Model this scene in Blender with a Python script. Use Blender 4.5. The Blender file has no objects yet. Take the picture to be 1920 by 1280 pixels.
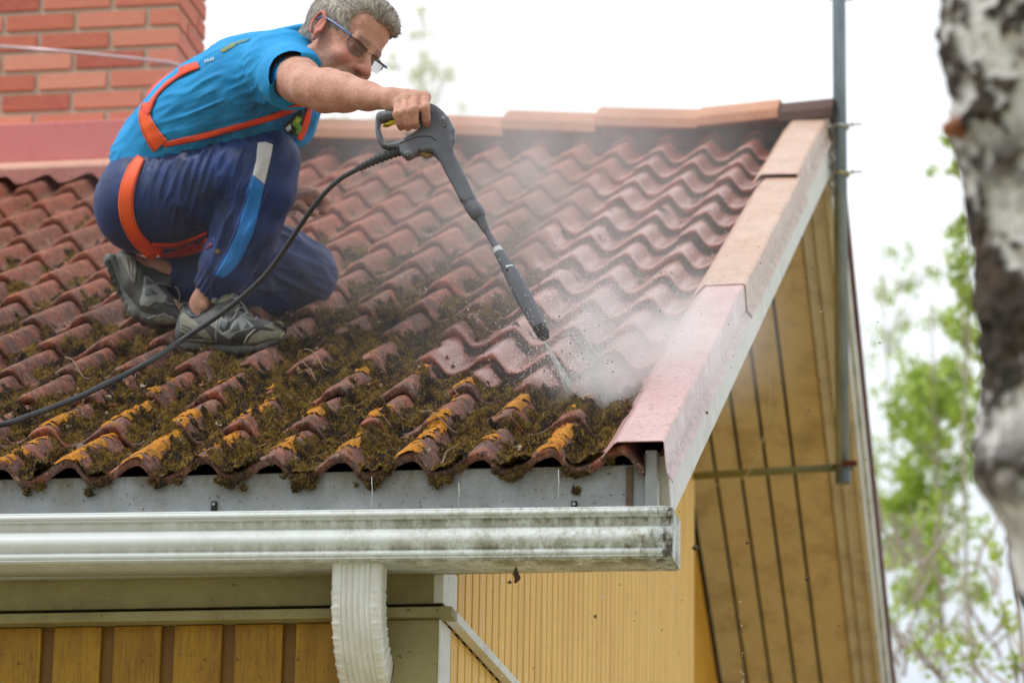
import bpy, bmesh, math, random
import numpy as np
from mathutils import Vector, Matrix
from mathutils.bvhtree import BVHTree
from mathutils import geometry as mgeo

scene = bpy.context.scene
COL = scene.collection
rng = np.random.default_rng(7)
random.seed(7)

# ------------------------------------------------------------------ camera
FPX = 6629.018
PITCH, YAW, ROLL = 0.279521756, 0.171822013, 0.01845648
CAM = np.array([1.32212748, -7.11135442, -1.82022431])
TH = 0.47389789          # roof pitch
EXPO = 0.349307          # exposed length of a course
X0 = 0.17782             # a crest line
LAM = 0.15               # wave pitch
_f = np.array([-math.sin(YAW) * math.cos(PITCH), math.cos(YAW) * math.cos(PITCH), math.sin(PITCH)])
_r = np.array([math.cos(YAW), math.sin(YAW), 0.0])
_u = np.cross(_r, _f)
CR = math.cos(ROLL) * _r + math.sin(ROLL) * _u
CU = -math.sin(ROLL) * _r + math.cos(ROLL) * _u
CF = _f

cam_data = bpy.data.cameras.new("camera")
cam = bpy.data.objects.new("camera", cam_data)
COL.objects.link(cam)
cam.matrix_world = Matrix(((CR[0], CU[0], -CF[0], CAM[0]), (CR[1], CU[1], -CF[1], CAM[1]),
                           (CR[2], CU[2], -CF[2], CAM[2]), (0, 0, 0, 1)))
cam_data.sensor_width = 36.0
cam_data.lens = 36.0 * FPX / 1920.0
cam_data.clip_start = 0.1
cam_data.clip_end = 3000
cam_data.dof.use_dof = True
cam_data.dof.focus_distance = 7.85
cam_data.dof.aperture_fstop = 4.8
scene.camera = cam

# ------------------------------------------------------------------ sky and sun
world = bpy.data.worlds.new("World")
scene.world = world
world.use_nodes = True
wn, wl = world.node_tree.nodes, world.node_tree.links
wn.clear()
w_out = wn.new("ShaderNodeOutputWorld")
w_bg = wn.new("ShaderNodeBackground")
w_sky = wn.new("ShaderNodeTexSky")
w_sky.sky_type = 'NISHITA'
w_sky.sun_disc = False
SUN_EL, SUN_AZ = math.radians(56), math.radians(240)     # azimuth clockwise from +Y
w_sky.sun_elevation = SUN_EL
w_sky.sun_rotation = SUN_AZ
w_scale = wn.new("ShaderNodeVectorMath"); w_scale.operation = 'SCALE'
w_scale.inputs['Scale'].default_value = 0.10
wl.new(w_sky.outputs['Color'], w_scale.inputs[0])
w_tc = wn.new("ShaderNodeTexCoord")
w_no = wn.new("ShaderNodeTexNoise"); w_no.inputs['Scale'].default_value = 3.0; w_no.inputs['Detail'].default_value = 5
wl.new(w_tc.outputs['Generated'], w_no.inputs['Vector'])
w_cr = wn.new("ShaderNodeValToRGB")
w_cr.color_ramp.elements[0].position = 0.3; w_cr.color_ramp.elements[0].color = (0.87, 0.92, 0.95, 1)
w_cr.color_ramp.elements[1].position = 0.62; w_cr.color_ramp.elements[1].color = (1.04, 1.05, 1.05, 1)
wl.new(w_no.outputs['Fac'], w_cr.inputs['Fac'])
w_s0 = wn.new("ShaderNodeSeparateXYZ"); wl.new(w_tc.outputs['Generated'], w_s0.inputs[0])
w_el = wn.new("ShaderNodeMapRange"); w_el.inputs['From Min'].default_value = 0.155; w_el.inputs['From Max'].default_value = 0.285; wl.new(w_s0.outputs['Z'], w_el.inputs['Value'])
w_hz = wn.new("ShaderNodeMix"); w_hz.data_type = 'RGBA'; w_hz.inputs[6].default_value = (0.56, 0.62, 0.68, 1)      # bluer cloud base low in the sky
wl.new(w_el.outputs['Result'], w_hz.inputs[0]); wl.new(w_cr.outputs['Color'], w_hz.inputs[7])
w_mix = wn.new("ShaderNodeMix"); w_mix.data_type = 'RGBA'; w_mix.inputs[0].default_value = 0.90
wl.new(w_scale.outputs[0], w_mix.inputs[6]); wl.new(w_hz.outputs[2], w_mix.inputs[7])
# cloud cover is thinner, so brighter, beyond the roof and overhead than behind the viewer
w_sep = wn.new("ShaderNodeSeparateXYZ"); wl.new(w_tc.outputs['Generated'], w_sep.inputs[0])
w_mr = wn.new("ShaderNodeMapRange"); w_mr.inputs['From Min'].default_value = -0.75; w_mr.inputs['From Max'].default_value = 0.55
w_mr.inputs['To Min'].default_value = 0.60; w_mr.inputs['To Max'].default_value = 1.0
wl.new(w_sep.outputs['Y'], w_mr.inputs['Value'])
w_g = wn.new("ShaderNodeVectorMath"); w_g.operation = 'SCALE'; wl.new(w_mix.outputs[2], w_g.inputs[0]); wl.new(w_mr.outputs['Result'], w_g.inputs['Scale'])
wl.new(w_g.outputs[0], w_bg.inputs['Color'])
w_bg.inputs['Strength'].default_value = 1.0
wl.new(w_bg.outputs[0], w_out.inputs['Surface'])

sun_data = bpy.data.lights.new("sun", 'SUN')
sun_data.energy = 1.5
sun_data.angle = math.radians(12)
sun_data.color = (1.0, 0.96, 0.9)
sun = bpy.data.objects.new("sun", sun_data)
COL.objects.link(sun)
sdir = Vector((math.sin(SUN_AZ) * math.cos(SUN_EL), math.cos(SUN_AZ) * math.cos(SUN_EL), math.sin(SUN_EL)))
sun.rotation_euler = sdir.to_track_quat('Z', 'Y').to_euler()

scene.view_settings.view_transform = 'Standard'
scene.view_settings.look = 'None'
scene.view_settings.exposure = 0.46
scene.view_settings.gamma = 1.0
scene.render.engine = 'CYCLES'
cy = scene.cycles
cy.max_bounces = 8
cy.diffuse_bounces = 3
cy.glossy_bounces = 3
cy.transmission_bounces = 4
cy.transparent_max_bounces = 24
cy.volume_bounces = 3
cy.caustics_reflective = False
cy.caustics_refractive = False
cy.use_denoising = True
try: cy.denoising_prefilter = 'ACCURATE'
except Exception: pass
cy.volume_step_rate = 1.0
cy.sample_clamp_indirect = 4.0

# ------------------------------------------------------------------ geometry helpers
def ray(px, py):
    return CF + CR * (px - 960.0) / FPX - CU * (py - 640.0) / FPX
def P(px, py, z):
    "point seen at (px,py), z metres deep"
    return CAM + ray(px, py) * z
def on_plane(px, py, n, d):
    n = np.array(n, float); D = ray(px, py)
    return CAM + D * ((d - n @ CAM) / (n @ D))
def onY(px, py, Y): return on_plane(px, py, (0, 1, 0), Y)
def onX(px, py, X): return on_plane(px, py, (1, 0, 0), X)
ST, CT = math.sin(TH), math.cos(TH)
RN = np.array([0, -ST, CT])
def on_roof(px, py, h=0.0): return on_plane(px, py, RN, h)
def rp(X, s, h=0.0): return np.array([X, s * CT - h * ST, s * ST + h * CT])
def rp_arr(X, s, h): return np.stack([X, s * CT - h * ST, s * ST + h * CT], -1)
def to_roof(p):
    p = np.asarray(p); return p[..., 0], p[..., 1] * CT + p[..., 2] * ST, -p[..., 1] * ST + p[..., 2] * CT
def proj_arr(p):
    d = np.asarray(p) - CAM; z = d @ CF
    return 960 + FPX * (d @ CR) / z, 640 - FPX * (d @ CU) / z, z

TA, TL = 0.046, 0.025     # wave height, lift of a nose over the course below
def wave(X):
    ph = np.mod((X - X0) / LAM, 1.0)
    a = 0.30
    return np.where(ph < a, 0.5 + 0.5 * np.cos(np.pi * ph / a), 0.5 - 0.5 * np.cos(np.pi * np.clip((ph - a) / (1 - a), 0, 1) ** 1.15))
def tile_h(X, s):
    t = np.mod(s / EXPO, 1.0)
    return TA * (wave(X) - 1) + 0.018 - TL * t

def _hash(ix, iy, iz):
    n = (ix.astype(np.int64) * 73856093) ^ (iy.astype(np.int64) * 19349663) ^ (iz.astype(np.int64) * 83492791)
    n = (n ^ (n >> 13)) * 1274126177 & 0x7fffffff
    n = (n ^ (n >> 15)) * 40503 & 0x7fffffff
    return (n & 0xffff) / 65535.0
def vnoise(p):
    "value noise 0..1, p (N,3)"
    p = np.asarray(p, float); i = np.floor(p).astype(np.int64); f = p - i; f = f * f * (3 - 2 * f)
    out = 0
    for dx in (0, 1):
        for dy in (0, 1):
            for dz in (0, 1):
                w = (f[:, 0] if dx else 1 - f[:, 0]) * (f[:, 1] if dy else 1 - f[:, 1]) * (f[:, 2] if dz else 1 - f[:, 2])
                out = out + w * _hash(i[:, 0] + dx, i[:, 1] + dy, i[:, 2] + dz)
    return out
def fbm(p, oct=4):
    p = np.asarray(p, float); o = 0; a = 1; t = 0
    for k in range(oct):
        o = o + a * vnoise(p * (2 ** k) + 17.3 * k); t += a; a *= 0.5
    return o / t

def link(o, parent=None):
    COL.objects.link(o)
    if parent is not None: o.parent = parent
    return o
def tag(o, label=None, cat=None, group=None, kind=None):
    if label: o['label'] = label
    if cat: o['category'] = cat
    if group: o['group'] = group
    if kind: o['kind'] = kind
    return o
def empty(name, label, cat, loc=(0, 0, 0), group=None):
    o = bpy.data.objects.new(name, None); COL.objects.link(o); o.empty_display_size = 0.1; o.location = loc
    o['label'] = label; o['category'] = cat
    if group: o['group'] = group
    return o
def mesh_np(name, V, F, mat=None, parent=None, smooth=True, attrs=None):
    "V (n,3); F list of arrays (m,k) with k = 3 or 4"
    me = bpy.data.meshes.new(name)
    V = np.asarray(V, np.float32)
    if not isinstance(F, list): F = [F]
    F = [np.asarray(f, np.int32) for f in F if len(f)]
    nl = sum(f.size for f in F); nf = sum(len(f) for f in F)
    me.vertices.add(len(V)); me.vertices.foreach_set('co', V.ravel())
    me.loops.add(nl); me.loops.foreach_set('vertex_index', np.concatenate([f.ravel() for f in F]))
    me.polygons.add(nf)
    st = []; tot = []; c = 0
    for f in F:
        st.append(c + np.arange(len(f)) * f.shape[1]); tot.append(np.full(len(f), f.shape[1])); c += f.size
    me.polygons.foreach_set('loop_start', np.concatenate(st).astype(np.int32))
    me.polygons.foreach_set('loop_total', np.concatenate(tot).astype(np.int32))
    me.update(calc_edges=True)
    me.validate()
    me.polygons.foreach_set('use_smooth', np.full(len(me.polygons), smooth))
    if attrs:
        for k, a in attrs.items():
            at = me.attributes.new(k, 'FLOAT', 'POINT'); at.data.foreach_set('value', np.asarray(a, np.float32))
    if mat: me.materials.append(mat)
    o = bpy.data.objects.new(name, me)
    link(o, parent)
    return o
class MB:
    "collects polygons into one mesh"
    def __init__(s): s.v = []; s.f = []
    def add(s, vs, fs):
        b = len(s.v); s.v += [tuple(map(float, v)) for v in vs]; s.f += [tuple(b + i for i in f) for f in fs]
    def hexa(s, c):
        "8 corners: bottom 4 ccw, top 4 ccw"
        s.add(c, [(0, 3, 2, 1), (4, 5, 6, 7), (0, 1, 5, 4), (1, 2, 6, 5), (2, 3, 7, 6), (3, 0, 4, 7)])
    def box(s, a, b):
        x0, y0, z0 = a; x1, y1, z1 = b
        s.hexa([(x0, y0, z0), (x1, y0, z0), (x1, y1, z0), (x0, y1, z0), (x0, y0, z1), (x1, y0, z1), (x1, y1, z1), (x0, y1, z1)])
    def extr(s, prof, a, b, close=True):
        "profile [(p)] 3D points offset a -> b, capped"
        n = len(prof); A = [np.array(p) + a for p in prof]; B = [np.array(p) + b for p in prof]
        fs = [(i, (i + 1) % n, n + (i + 1) % n, n + i) for i in range(n if close else n - 1)]
        if close: fs += [tuple(range(n))[::-1], tuple(range(n, 2 * n))]
        s.add(A + B, fs)
    def tube(s, pts, r, n=10, cap=True):
        V, F = tube_vf(pts, r, n, cap); s.add(V, F)
    def build(s, name, mat, parent=None, smooth=False, bevel=0.0, seg=2):
        me = bpy.data.meshes.new(name); me.from_pydata(s.v, [], s.f); me.update()
        bm = bmesh.new(); bm.from_mesh(me); bmesh.ops.recalc_face_normals(bm, faces=bm.faces); bm.to_mesh(me); bm.free()
        if smooth:
            for p in me.polygons: p.use_smooth = True
        me.materials.append(mat)
        o = bpy.data.objects.new(name, me); link(o, parent)
        if bevel:
            m = o.modifiers.new('bevel', 'BEVEL'); m.width = bevel; m.segments = seg; m.limit_method = 'ANGLE'; m.angle_limit = 0.6
        return o
def tube_vf(pts, r, n=10, cap=True):
    pts = np.asarray(pts, float); m = len(pts)
    r = np.full(m, r) if np.isscalar(r) else np.asarray(r, float)
    t = np.gradient(pts, axis=0); t /= np.linalg.norm(t, axis=1)[:, None] + 1e-12
    a = np.array([0, 0, 1.0]) if abs(t[0][2]) < 0.9 else np.array([1.0, 0, 0])
    V = []; nrm = np.cross(t[0], a); nrm /= np.linalg.norm(nrm)
    for i in range(m):
        nrm = nrm - t[i] * (nrm @ t[i]); nrm /= np.linalg.norm(nrm); b = np.cross(t[i], nrm)
        for k in range(n):
            an = 2 * math.pi * k / n
            V.append(pts[i] + r[i] * (math.cos(an) * nrm + math.sin(an) * b))
    F = [(i * n + k, i * n + (k + 1) % n, (i + 1) * n + (k + 1) % n, (i + 1) * n + k) for i in range(m - 1) for k in range(n)]
    if cap: F += [tuple(range(n))[::-1], tuple(range((m - 1) * n, m * n))]
    return V, F
def smooth_path(pts, n):
    "Catmull-Rom through points"
    p = np.asarray(pts, float); p = np.vstack([2 * p[0] - p[1], p, 2 * p[-1] - p[-2]])
    out = []; k = len(p) - 3
    for u in np.linspace(0, k - 1e-9, n):
        i = int(u); t = u - i; a, b, c, d = p[i:i + 4]
        out.append(0.5 * (2 * b + (c - a) * t + (2 * a - 5 * b + 4 * c - d) * t * t + (3 * b - a - 3 * c + d) * t ** 3))
    return np.array(out)

# ------------------------------------------------------------------ materials
def lin(c):
    "sRGB 0-255 -> linear"
    return tuple(((x / 255) / 12.92 if x / 255 <= 0.04045 else ((x / 255 + 0.055) / 1.055) ** 2.4) for x in c) + (1.0,)
class M:
    def __init__(s, name, rough=0.6, metal=0.0, spec=0.5):
        s.m = bpy.data.materials.new(name); s.m.use_nodes = True
        s.n = s.m.node_tree.nodes; s.l = s.m.node_tree.links
        s.b = s.n['Principled BSDF']; s.b.inputs['Roughness'].default_value = rough
        s.b.inputs['Metallic'].default_value = metal; s.b.inputs['Specular IOR Level'].default_value = spec
        s.tc = s.n.new('ShaderNodeTexCoord').outputs['Object']; s.bump_prev = None
    def mapping(s, sc, loc=(0, 0, 0), rot=(0, 0, 0)):
        m = s.n.new('ShaderNodeMapping'); m.inputs['Scale'].default_value = sc; m.inputs['Location'].default_value = loc
        m.inputs['Rotation'].default_value = rot
        s.l.new(s.tc, m.inputs['Vector']); return m.outputs[0]
    def noise(s, scale, detail=4, rough=0.6, vec=None, dist=0.0):
        t = s.n.new('ShaderNodeTexNoise'); t.inputs['Scale'].default_value = scale; t.inputs['Detail'].default_value = detail
        t.inputs['Roughness'].default_value = rough; t.inputs['Distortion'].default_value = dist
        s.l.new(vec if vec is not None else s.tc, t.inputs['Vector']); return t.outputs['Fac']
    def voro(s, scale, vec=None, feat='F1'):
        t = s.n.new('ShaderNodeTexVoronoi'); t.inputs['Scale'].default_value = scale; t.feature = feat
        s.l.new(vec if vec is not None else s.tc, t.inputs['Vector']); return t.outputs['Distance']
    def ramp(s, fac, stops):
        r = s.n.new('ShaderNodeValToRGB'); e = r.color_ramp.elements
        while len(e) < len(stops): e.new(0.5)
        for i, (p, c) in enumerate(stops):
            e[i].position = p; e[i].color = c if len(c) == 4 else tuple(c) + (1,)
        s.l.new(fac, r.inputs['Fac']); return r.outputs['Color']
    def val(s, fac, a, b, lo=0.0, hi=1.0):
        r = s.n.new('ShaderNodeMapRange'); r.inputs['From Min'].default_value = a; r.inputs['From Max'].default_value = b
        r.inputs['To Min'].default_value = lo; r.inputs['To Max'].default_value = hi; s.l.new(fac, r.inputs['Value']); return r.outputs['Result']
    def mix(s, fac, a, b, blend='MIX'):
        m = s.n.new('ShaderNodeMix'); m.data_type = 'RGBA'; m.blend_type = blend
        for idx, v in ((0, fac), (6, a), (7, b)):
            if hasattr(v, 'is_linked') or isinstance(v, bpy.types.NodeSocket): s.l.new(v, m.inputs[idx])
            else: m.inputs[idx].default_value = v if idx == 0 else (v if len(v) == 4 else tuple(v) + (1,))
        return m.outputs[2]
    def math(s, op, a, b=None):
        m = s.n.new('ShaderNodeMath'); m.operation = op
        for i, v in ((0, a), (1, b)):
            if v is None: continue
            if isinstance(v, bpy.types.NodeSocket): s.l.new(v, m.inputs[i])
            else: m.inputs[i].default_value = v
        return m.outputs[0]
    def attr(s, name):
        a = s.n.new('ShaderNodeAttribute'); a.attribute_name = name; return a.outputs['Fac']
    def color(s, c):
        if isinstance(c, bpy.types.NodeSocket): s.l.new(c, s.b.inputs['Base Color'])
        else: s.b.inputs['Base Color'].default_value = c
        return s
    def roughness(s, v): s.l.new(v, s.b.inputs['Roughness']); return s
    def bump(s, h, strength=0.3, dist=0.01):
        b = s.n.new('ShaderNodeBump'); b.inputs['Strength'].default_value = strength; b.inputs['Distance'].default_value = dist
        s.l.new(h, b.inputs['Height'])
        if s.bump_prev is not None: s.l.new(s.bump_prev, b.inputs['Normal'])
        s.l.new(b.outputs[0], s.b.inputs['Normal']); s.bump_prev = b.outputs[0]; return s
    def translucent(s, col, fac):
        t = s.n.new('ShaderNodeBsdfTranslucent')
        if isinstance(col, bpy.types.NodeSocket): s.l.new(col, t.inputs['Color'])
        else: t.inputs['Color'].default_value = col
        mx = s.n.new('ShaderNodeMixShader'); mx.inputs[0].default_value = fac
        out = s.n['Material Output']; s.l.new(s.b.outputs[0], mx.inputs[1]); s.l.new(t.outputs[0], mx.inputs[2]); s.l.new(mx.outputs[0], out.inputs['Surface'])
        return s

def painted(name, col, dirt, scale=9, amt=0.5, rough=0.55, grain=None, bump=0.15, fine=140):
    m = M(name, rough)
    n = m.noise(scale, 6, 0.65)
    c = m.mix(m.val(n, 0.48, 0.72, 0, amt), col, dirt)
    n2 = m.noise(fine, 3, 0.6, vec=m.mapping(grain) if grain else None)
    c = m.mix(m.val(n2, 0.35, 0.75, 0.0, 0.22), c, dirt)
    sp = m.noise(fine * 0.9, 2, 0.5)
    c = m.mix(m.val(sp, 0.70, 0.76, 0, 0.7), c, tuple(0.4 * x for x in dirt[:3]) + (1,))
    m.color(c); m.bump(n2, bump, 0.004)
    return m.m

# ------------------------------------------------------------------ implicit surfaces (blended into one skin, then meshed)
class Field:
    def __init__(s, lo, hi, h):
        s.lo = np.array(lo, float); s.h = h; s.n = np.ceil((np.array(hi) - s.lo) / h).astype(int) + 1
        s.g = np.full(s.n, 1.0, np.float32)
    def block(s, lo, hi):
        a = np.clip(np.floor((np.array(lo) - s.lo) / s.h).astype(int), 0, s.n - 1)
        b = np.clip(np.ceil((np.array(hi) - s.lo) / s.h).astype(int) + 1, 1, s.n)
        if np.any(b <= a): return None
        sl = tuple(slice(a[i], b[i]) for i in range(3))
        ax = [(s.lo[i] + s.h * np.arange(a[i], b[i])).astype(np.float32) for i in range(3)]
        X, Y, Z = np.meshgrid(*ax, indexing='ij', sparse=True)
        return sl, X, Y, Z
    def put(s, sl, d, k, op):
        g = s.g[sl]
        if op == 'sub':
            h = np.clip(0.5 - 0.5 * (g + d) / max(k, 1e-6), 0, 1)
            s.g[sl] = g * (1 - h) - d * h + k * h * (1 - h)
        else:
            h = np.clip(0.5 + 0.5 * (g - d) / max(k, 1e-6), 0, 1)
            s.g[sl] = g * (1 - h) + d * h - k * h * (1 - h)
    def cone(s, a, b, ra, rb, k=0.02, op='add'):
        a = np.array(a, float); b = np.array(b, float); R = max(ra, rb) + k + 4 * s.h
        bl = s.block(np.minimum(a, b) - R, np.maximum(a, b) + R)
        if bl is None: return s
        sl, X, Y, Z = bl; ab = b - a; L2 = max(ab @ ab, 1e-12)
        t = np.clip(((X - a[0]) * ab[0] + (Y - a[1]) * ab[1] + (Z - a[2]) * ab[2]) / L2, 0, 1)
        d = np.sqrt((X - a[0] - t * ab[0]) ** 2 + (Y - a[1] - t * ab[1]) ** 2 + (Z - a[2] - t * ab[2]) ** 2) - (ra + (rb - ra) * t)
        s.put(sl, d, k, op); return s
    def chain(s, pts, k=0.02, op='add'):
        for (a, ra), (b, rb) in zip(pts[:-1], pts[1:]): s.cone(a, b, ra, rb, k, op)
        return s
    def ell(s, c, rad, fr=None, k=0.02, op='add'):
        "ellipsoid; fr rows = local axes"
        c = np.array(c, float); rad = np.array(rad, float); fr = np.eye(3) if fr is None else np.array(fr)
        R = rad.max() + k + 4 * s.h
        bl = s.block(c - R, c + R)
        if bl is None: return s
        sl, X, Y, Z = bl; q0 = 0; q1 = 0
        for i in range(3):
            l = (X - c[0]) * fr[i][0] + (Y - c[1]) * fr[i][1] + (Z - c[2]) * fr[i][2]
            q0 = q0 + (l / rad[i]) ** 2; q1 = q1 + (l / rad[i] ** 2) ** 2
        k0 = np.sqrt(q0); d = k0 * (k0 - 1) / (np.sqrt(q1) + 1e-9)
        s.put(sl, d, k, op); return s
    def rbox(s, c, half, fr, rnd=0.01, k=0.01, op='add'):
        c = np.array(c, float); half = np.array(half, float); fr = np.array(fr); R = np.linalg.norm(half) + k + 4 * s.h
        bl = s.block(c - R, c + R)
        if bl is None: return s
        sl, X, Y, Z = bl; o = 0; mx = None
        for i in range(3):
            l = np.abs((X - c[0]) * fr[i][0] + (Y - c[1]) * fr[i][1] + (Z - c[2]) * fr[i][2]) - (half[i] - rnd)
            o = o + np.maximum(l, 0) ** 2; mx = l if mx is None else np.maximum(mx, l)
        s.put(sl, np.sqrt(o) + np.minimum(mx, 0) - rnd, k, op); return s
    def prism(s, c, e1, e2, polys, hw, rnd=0.005, k=0.004, op='add'):
        "flat outline (first polygon, minus the others) given thickness hw each side and rounded rims"
        c = np.array(c, float); e3 = np.cross(e1, e2)
        P0 = np.array(polys[0]); ext = [np.array(c) + a * e1 + b * e2 + q * e3 for a, b in P0 for q in (-hw - .03, hw + .03)]
        bl = s.block(np.min(ext, 0) - k - 4 * s.h, np.max(ext, 0) + k + 4 * s.h)
        sl, X, Y, Z = bl; shp = np.broadcast_shapes(X.shape, Y.shape, Z.shape)
        U = np.broadcast_to((X - c[0]) * e1[0] + (Y - c[1]) * e1[1] + (Z - c[2]) * e1[2], shp); V = np.broadcast_to((X - c[0]) * e2[0] + (Y - c[1]) * e2[1] + (Z - c[2]) * e2[2], shp)
        W = np.abs((X - c[0]) * e3[0] + (Y - c[1]) * e3[1] + (Z - c[2]) * e3[2])
        d2 = None
        for i, pl in enumerate(polys):
            pl = np.array(pl); d = np.full(shp, 1e9, np.float32); ins = np.zeros(shp, bool)
            for q in range(len(pl)):
                a, b = pl[q], pl[(q + 1) % len(pl)]; ab = b - a
                t = np.clip(((U - a[0]) * ab[0] + (V - a[1]) * ab[1]) / (ab @ ab + 1e-12), 0, 1)
                d = np.minimum(d, np.hypot(U - a[0] - t * ab[0], V - a[1] - t * ab[1]))
                ins ^= ((a[1] > V) != (b[1] > V)) & (U < (b[0] - a[0]) * (V - a[1]) / (b[1] - a[1] + 1e-12) + a[0])
            sd = np.where(ins, -d, d)
            d2 = sd if i == 0 else np.maximum(d2, -sd)
        dx = d2 + rnd; dw = W - (hw - rnd)
        d = np.hypot(np.maximum(dx, 0), np.maximum(dw, 0)) + np.minimum(np.maximum(dx, dw), 0) - rnd
        s.put(sl, d, k, op); return s
    def cut(s, p, n, k=0.004, lo=None, hi=None):
        "remove the side n points to"
        p = np.array(p, float); n = np.array(n, float); n = n / np.linalg.norm(n)
        lo = s.lo if lo is None else lo; hi = s.lo + s.n * s.h if hi is None else hi
        bl = s.block(lo, hi)
        if bl is None: return s
        sl, X, Y, Z = bl; d = -((X - p[0]) * n[0] + (Y - p[1]) * n[1] + (Z - p[2]) * n[2])
        s.put(sl, d, k, 'sub'); return s
    def mesh(s):
        g = s.g; sg = g < 0; h = s.h
        nx, ny, nz = g.shape
        def c8(a): return [a[i:nx - 1 + i, j:ny - 1 + j, k:nz - 1 + k] for i in (0, 1) for j in (0, 1) for k in (0, 1)]
        S = c8(sg); anyv = S[0].copy(); allv = S[0].copy()
        for q in S[1:]: anyv |= q; allv &= q
        act = anyv & ~allv
        I = np.argwhere(act); idx = np.full(act.shape, -1, np.int32); idx[act] = np.arange(len(I))
        corner = np.array([(i, j, k) for i in (0, 1) for j in (0, 1) for k in (0, 1)])
        vals = np.stack([g[I[:, 0] + c[0], I[:, 1] + c[1], I[:, 2] + c[2]] for c in corner], 1)
        acc = np.zeros((len(I), 3)); cnt = np.zeros(len(I))
        for a in range(8):
            for b in range(a + 1, 8):
                if np.abs(corner[a] - corner[b]).sum() != 1: continue
                va, vb = vals[:, a], vals[:, b]; m = (va < 0) != (vb < 0)
                t = np.where(m, va / np.where(m, va - vb, 1), 0)
                acc += np.where(m[:, None], corner[a] + t[:, None] * (corner[b] - corner[a]), 0); cnt += m
        V = s.lo + h * (I + acc / cnt[:, None])
        F = []
        for ax in range(3):
            o1, o2 = [q for q in range(3) if q != ax]
            sl0 = [slice(None)] * 3; sl1 = [slice(None)] * 3
            sl0[ax] = slice(0, -1); sl1[ax] = slice(1, None)
            A = sg[tuple(sl0)]; B = sg[tuple(sl1)]
            E = np.argwhere(A != B)
            E = E[(E[:, o1] > 0) & (E[:, o2] > 0) & (E[:, o1] < g.shape[o1] - 1) & (E[:, o2] < g.shape[o2] - 1)]
            if not len(E): continue
            flip = A[E[:, 0], E[:, 1], E[:, 2]]
            q = []
            for (d1, d2) in ((1, 1), (0, 1), (0, 0), (1, 0)):
                e = E.copy(); e[:, o1] -= d1; e[:, o2] -= d2; q.append(idx[e[:, 0], e[:, 1], e[:, 2]])
            q = np.stack(q, 1)
            if ax == 1: flip = ~flip
            q[~flip] = q[~flip][:, ::-1]
            F.append(q)
        return V, np.vstack(F)
def relax(V, F, it=2, lam=0.5):
    for _ in range(it):
        acc = np.zeros_like(V); c = np.zeros(len(V))
        for k in range(4):
            np.add.at(acc, F[:, k], V[F[:, (k + 1) % 4]]); np.add.at(acc, F[:, k], V[F[:, (k - 1) % 4]]); np.add.at(c, F[:, k], 2)
        V = V + lam * (acc / c[:, None] - V)
    return V
def normals(V, F):
    n = np.cross(V[F[:, 2]] - V[F[:, 0]], V[F[:, 3]] - V[F[:, 1]]); N = np.zeros_like(V)
    for k in range(4): np.add.at(N, F[:, k], n)
    return N / (np.linalg.norm(N, axis=1)[:, None] + 1e-12)
def bvh_of(V, F):
    return BVHTree.FromPolygons([tuple(map(float, v)) for v in V], [tuple(map(int, f)) for f in F])
CAMV = Vector(CAM)
def cast(bvh, px, py):
    d = Vector(ray(px, py)).normalized(); hit = bvh.ray_cast(CAMV, d)
    if hit[0] is None: return None, None
    n = hit[1]
    if n.dot(d) > 0: n = -n
    return np.array(hit[0]), np.array(n)
def ribbon(name, pts, widths, bvh, mat, parent, lift=0.004, n=60, thick=0.002, zdef=None, m=6, ridge=None):
    "a strap lying on a surface: pts (px,py) seen on it, laid out as real geometry"
    c = smooth_path(pts, n); w = np.interp(np.linspace(0, 1, n), np.linspace(0, 1, len(widths)), widths)
    t = np.gradient(c, axis=0); t /= np.linalg.norm(t, axis=1)[:, None]; nn = np.stack([-t[:, 1], t[:, 0]], 1)
    G = np.full((n, m, 3), np.nan)
    for i in range(n):
        for j in range(m):
            v = (j / (m - 1) - 0.5) * w[i]; x, y = c[i] + nn[i] * v
            p, q = cast(bvh, x, y)
            if p is not None: G[i, j] = p + q * lift
            elif zdef is not None: G[i, j] = P(x, y, zdef)
    z = (G - CAM) @ CF
    bad = np.isnan(z); zz = np.where(bad, np.nanmedian(z), z)
    for i in range(n):     # keep the band taut: follow the nearest depth, smoothed along its length
        if bad[i].any() and (~bad[i]).any(): zz[i, bad[i]] = np.nanmean(z[i])
    for _ in range(6):
        zz[1:-1] = 0.25 * zz[:-2] + 0.5 * zz[1:-1] + 0.25 * zz[2:]
        if m > 2: zz[:, 1:-1] = 0.25 * zz[:, :-2] + 0.5 * zz[:, 1:-1] + 0.25 * zz[:, 2:]
    V = []
    for i in range(n):
        for j in range(m):
            v = (j / (m - 1) - 0.5) * w[i]; x, y = c[i] + nn[i] * v
            V.append(P(x, y, zz[i, j] - (0.003 if 0 < j < m - 1 else 0.001)))
    F = [(i * m + j, i * m + j + 1, (i + 1) * m + j + 1, (i + 1) * m + j) for i in range(n - 1) for j in range(m - 1)]
    uv = np.tile(np.linspace(-1, 1, m), n)
    o = mesh_np(name, np.array(V), np.array(F), mat, parent, attrs={'across': uv})
    s = o.modifiers.new('solid', 'SOLIDIFY'); s.thickness = thick; s.offset = 0
    return o
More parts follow.
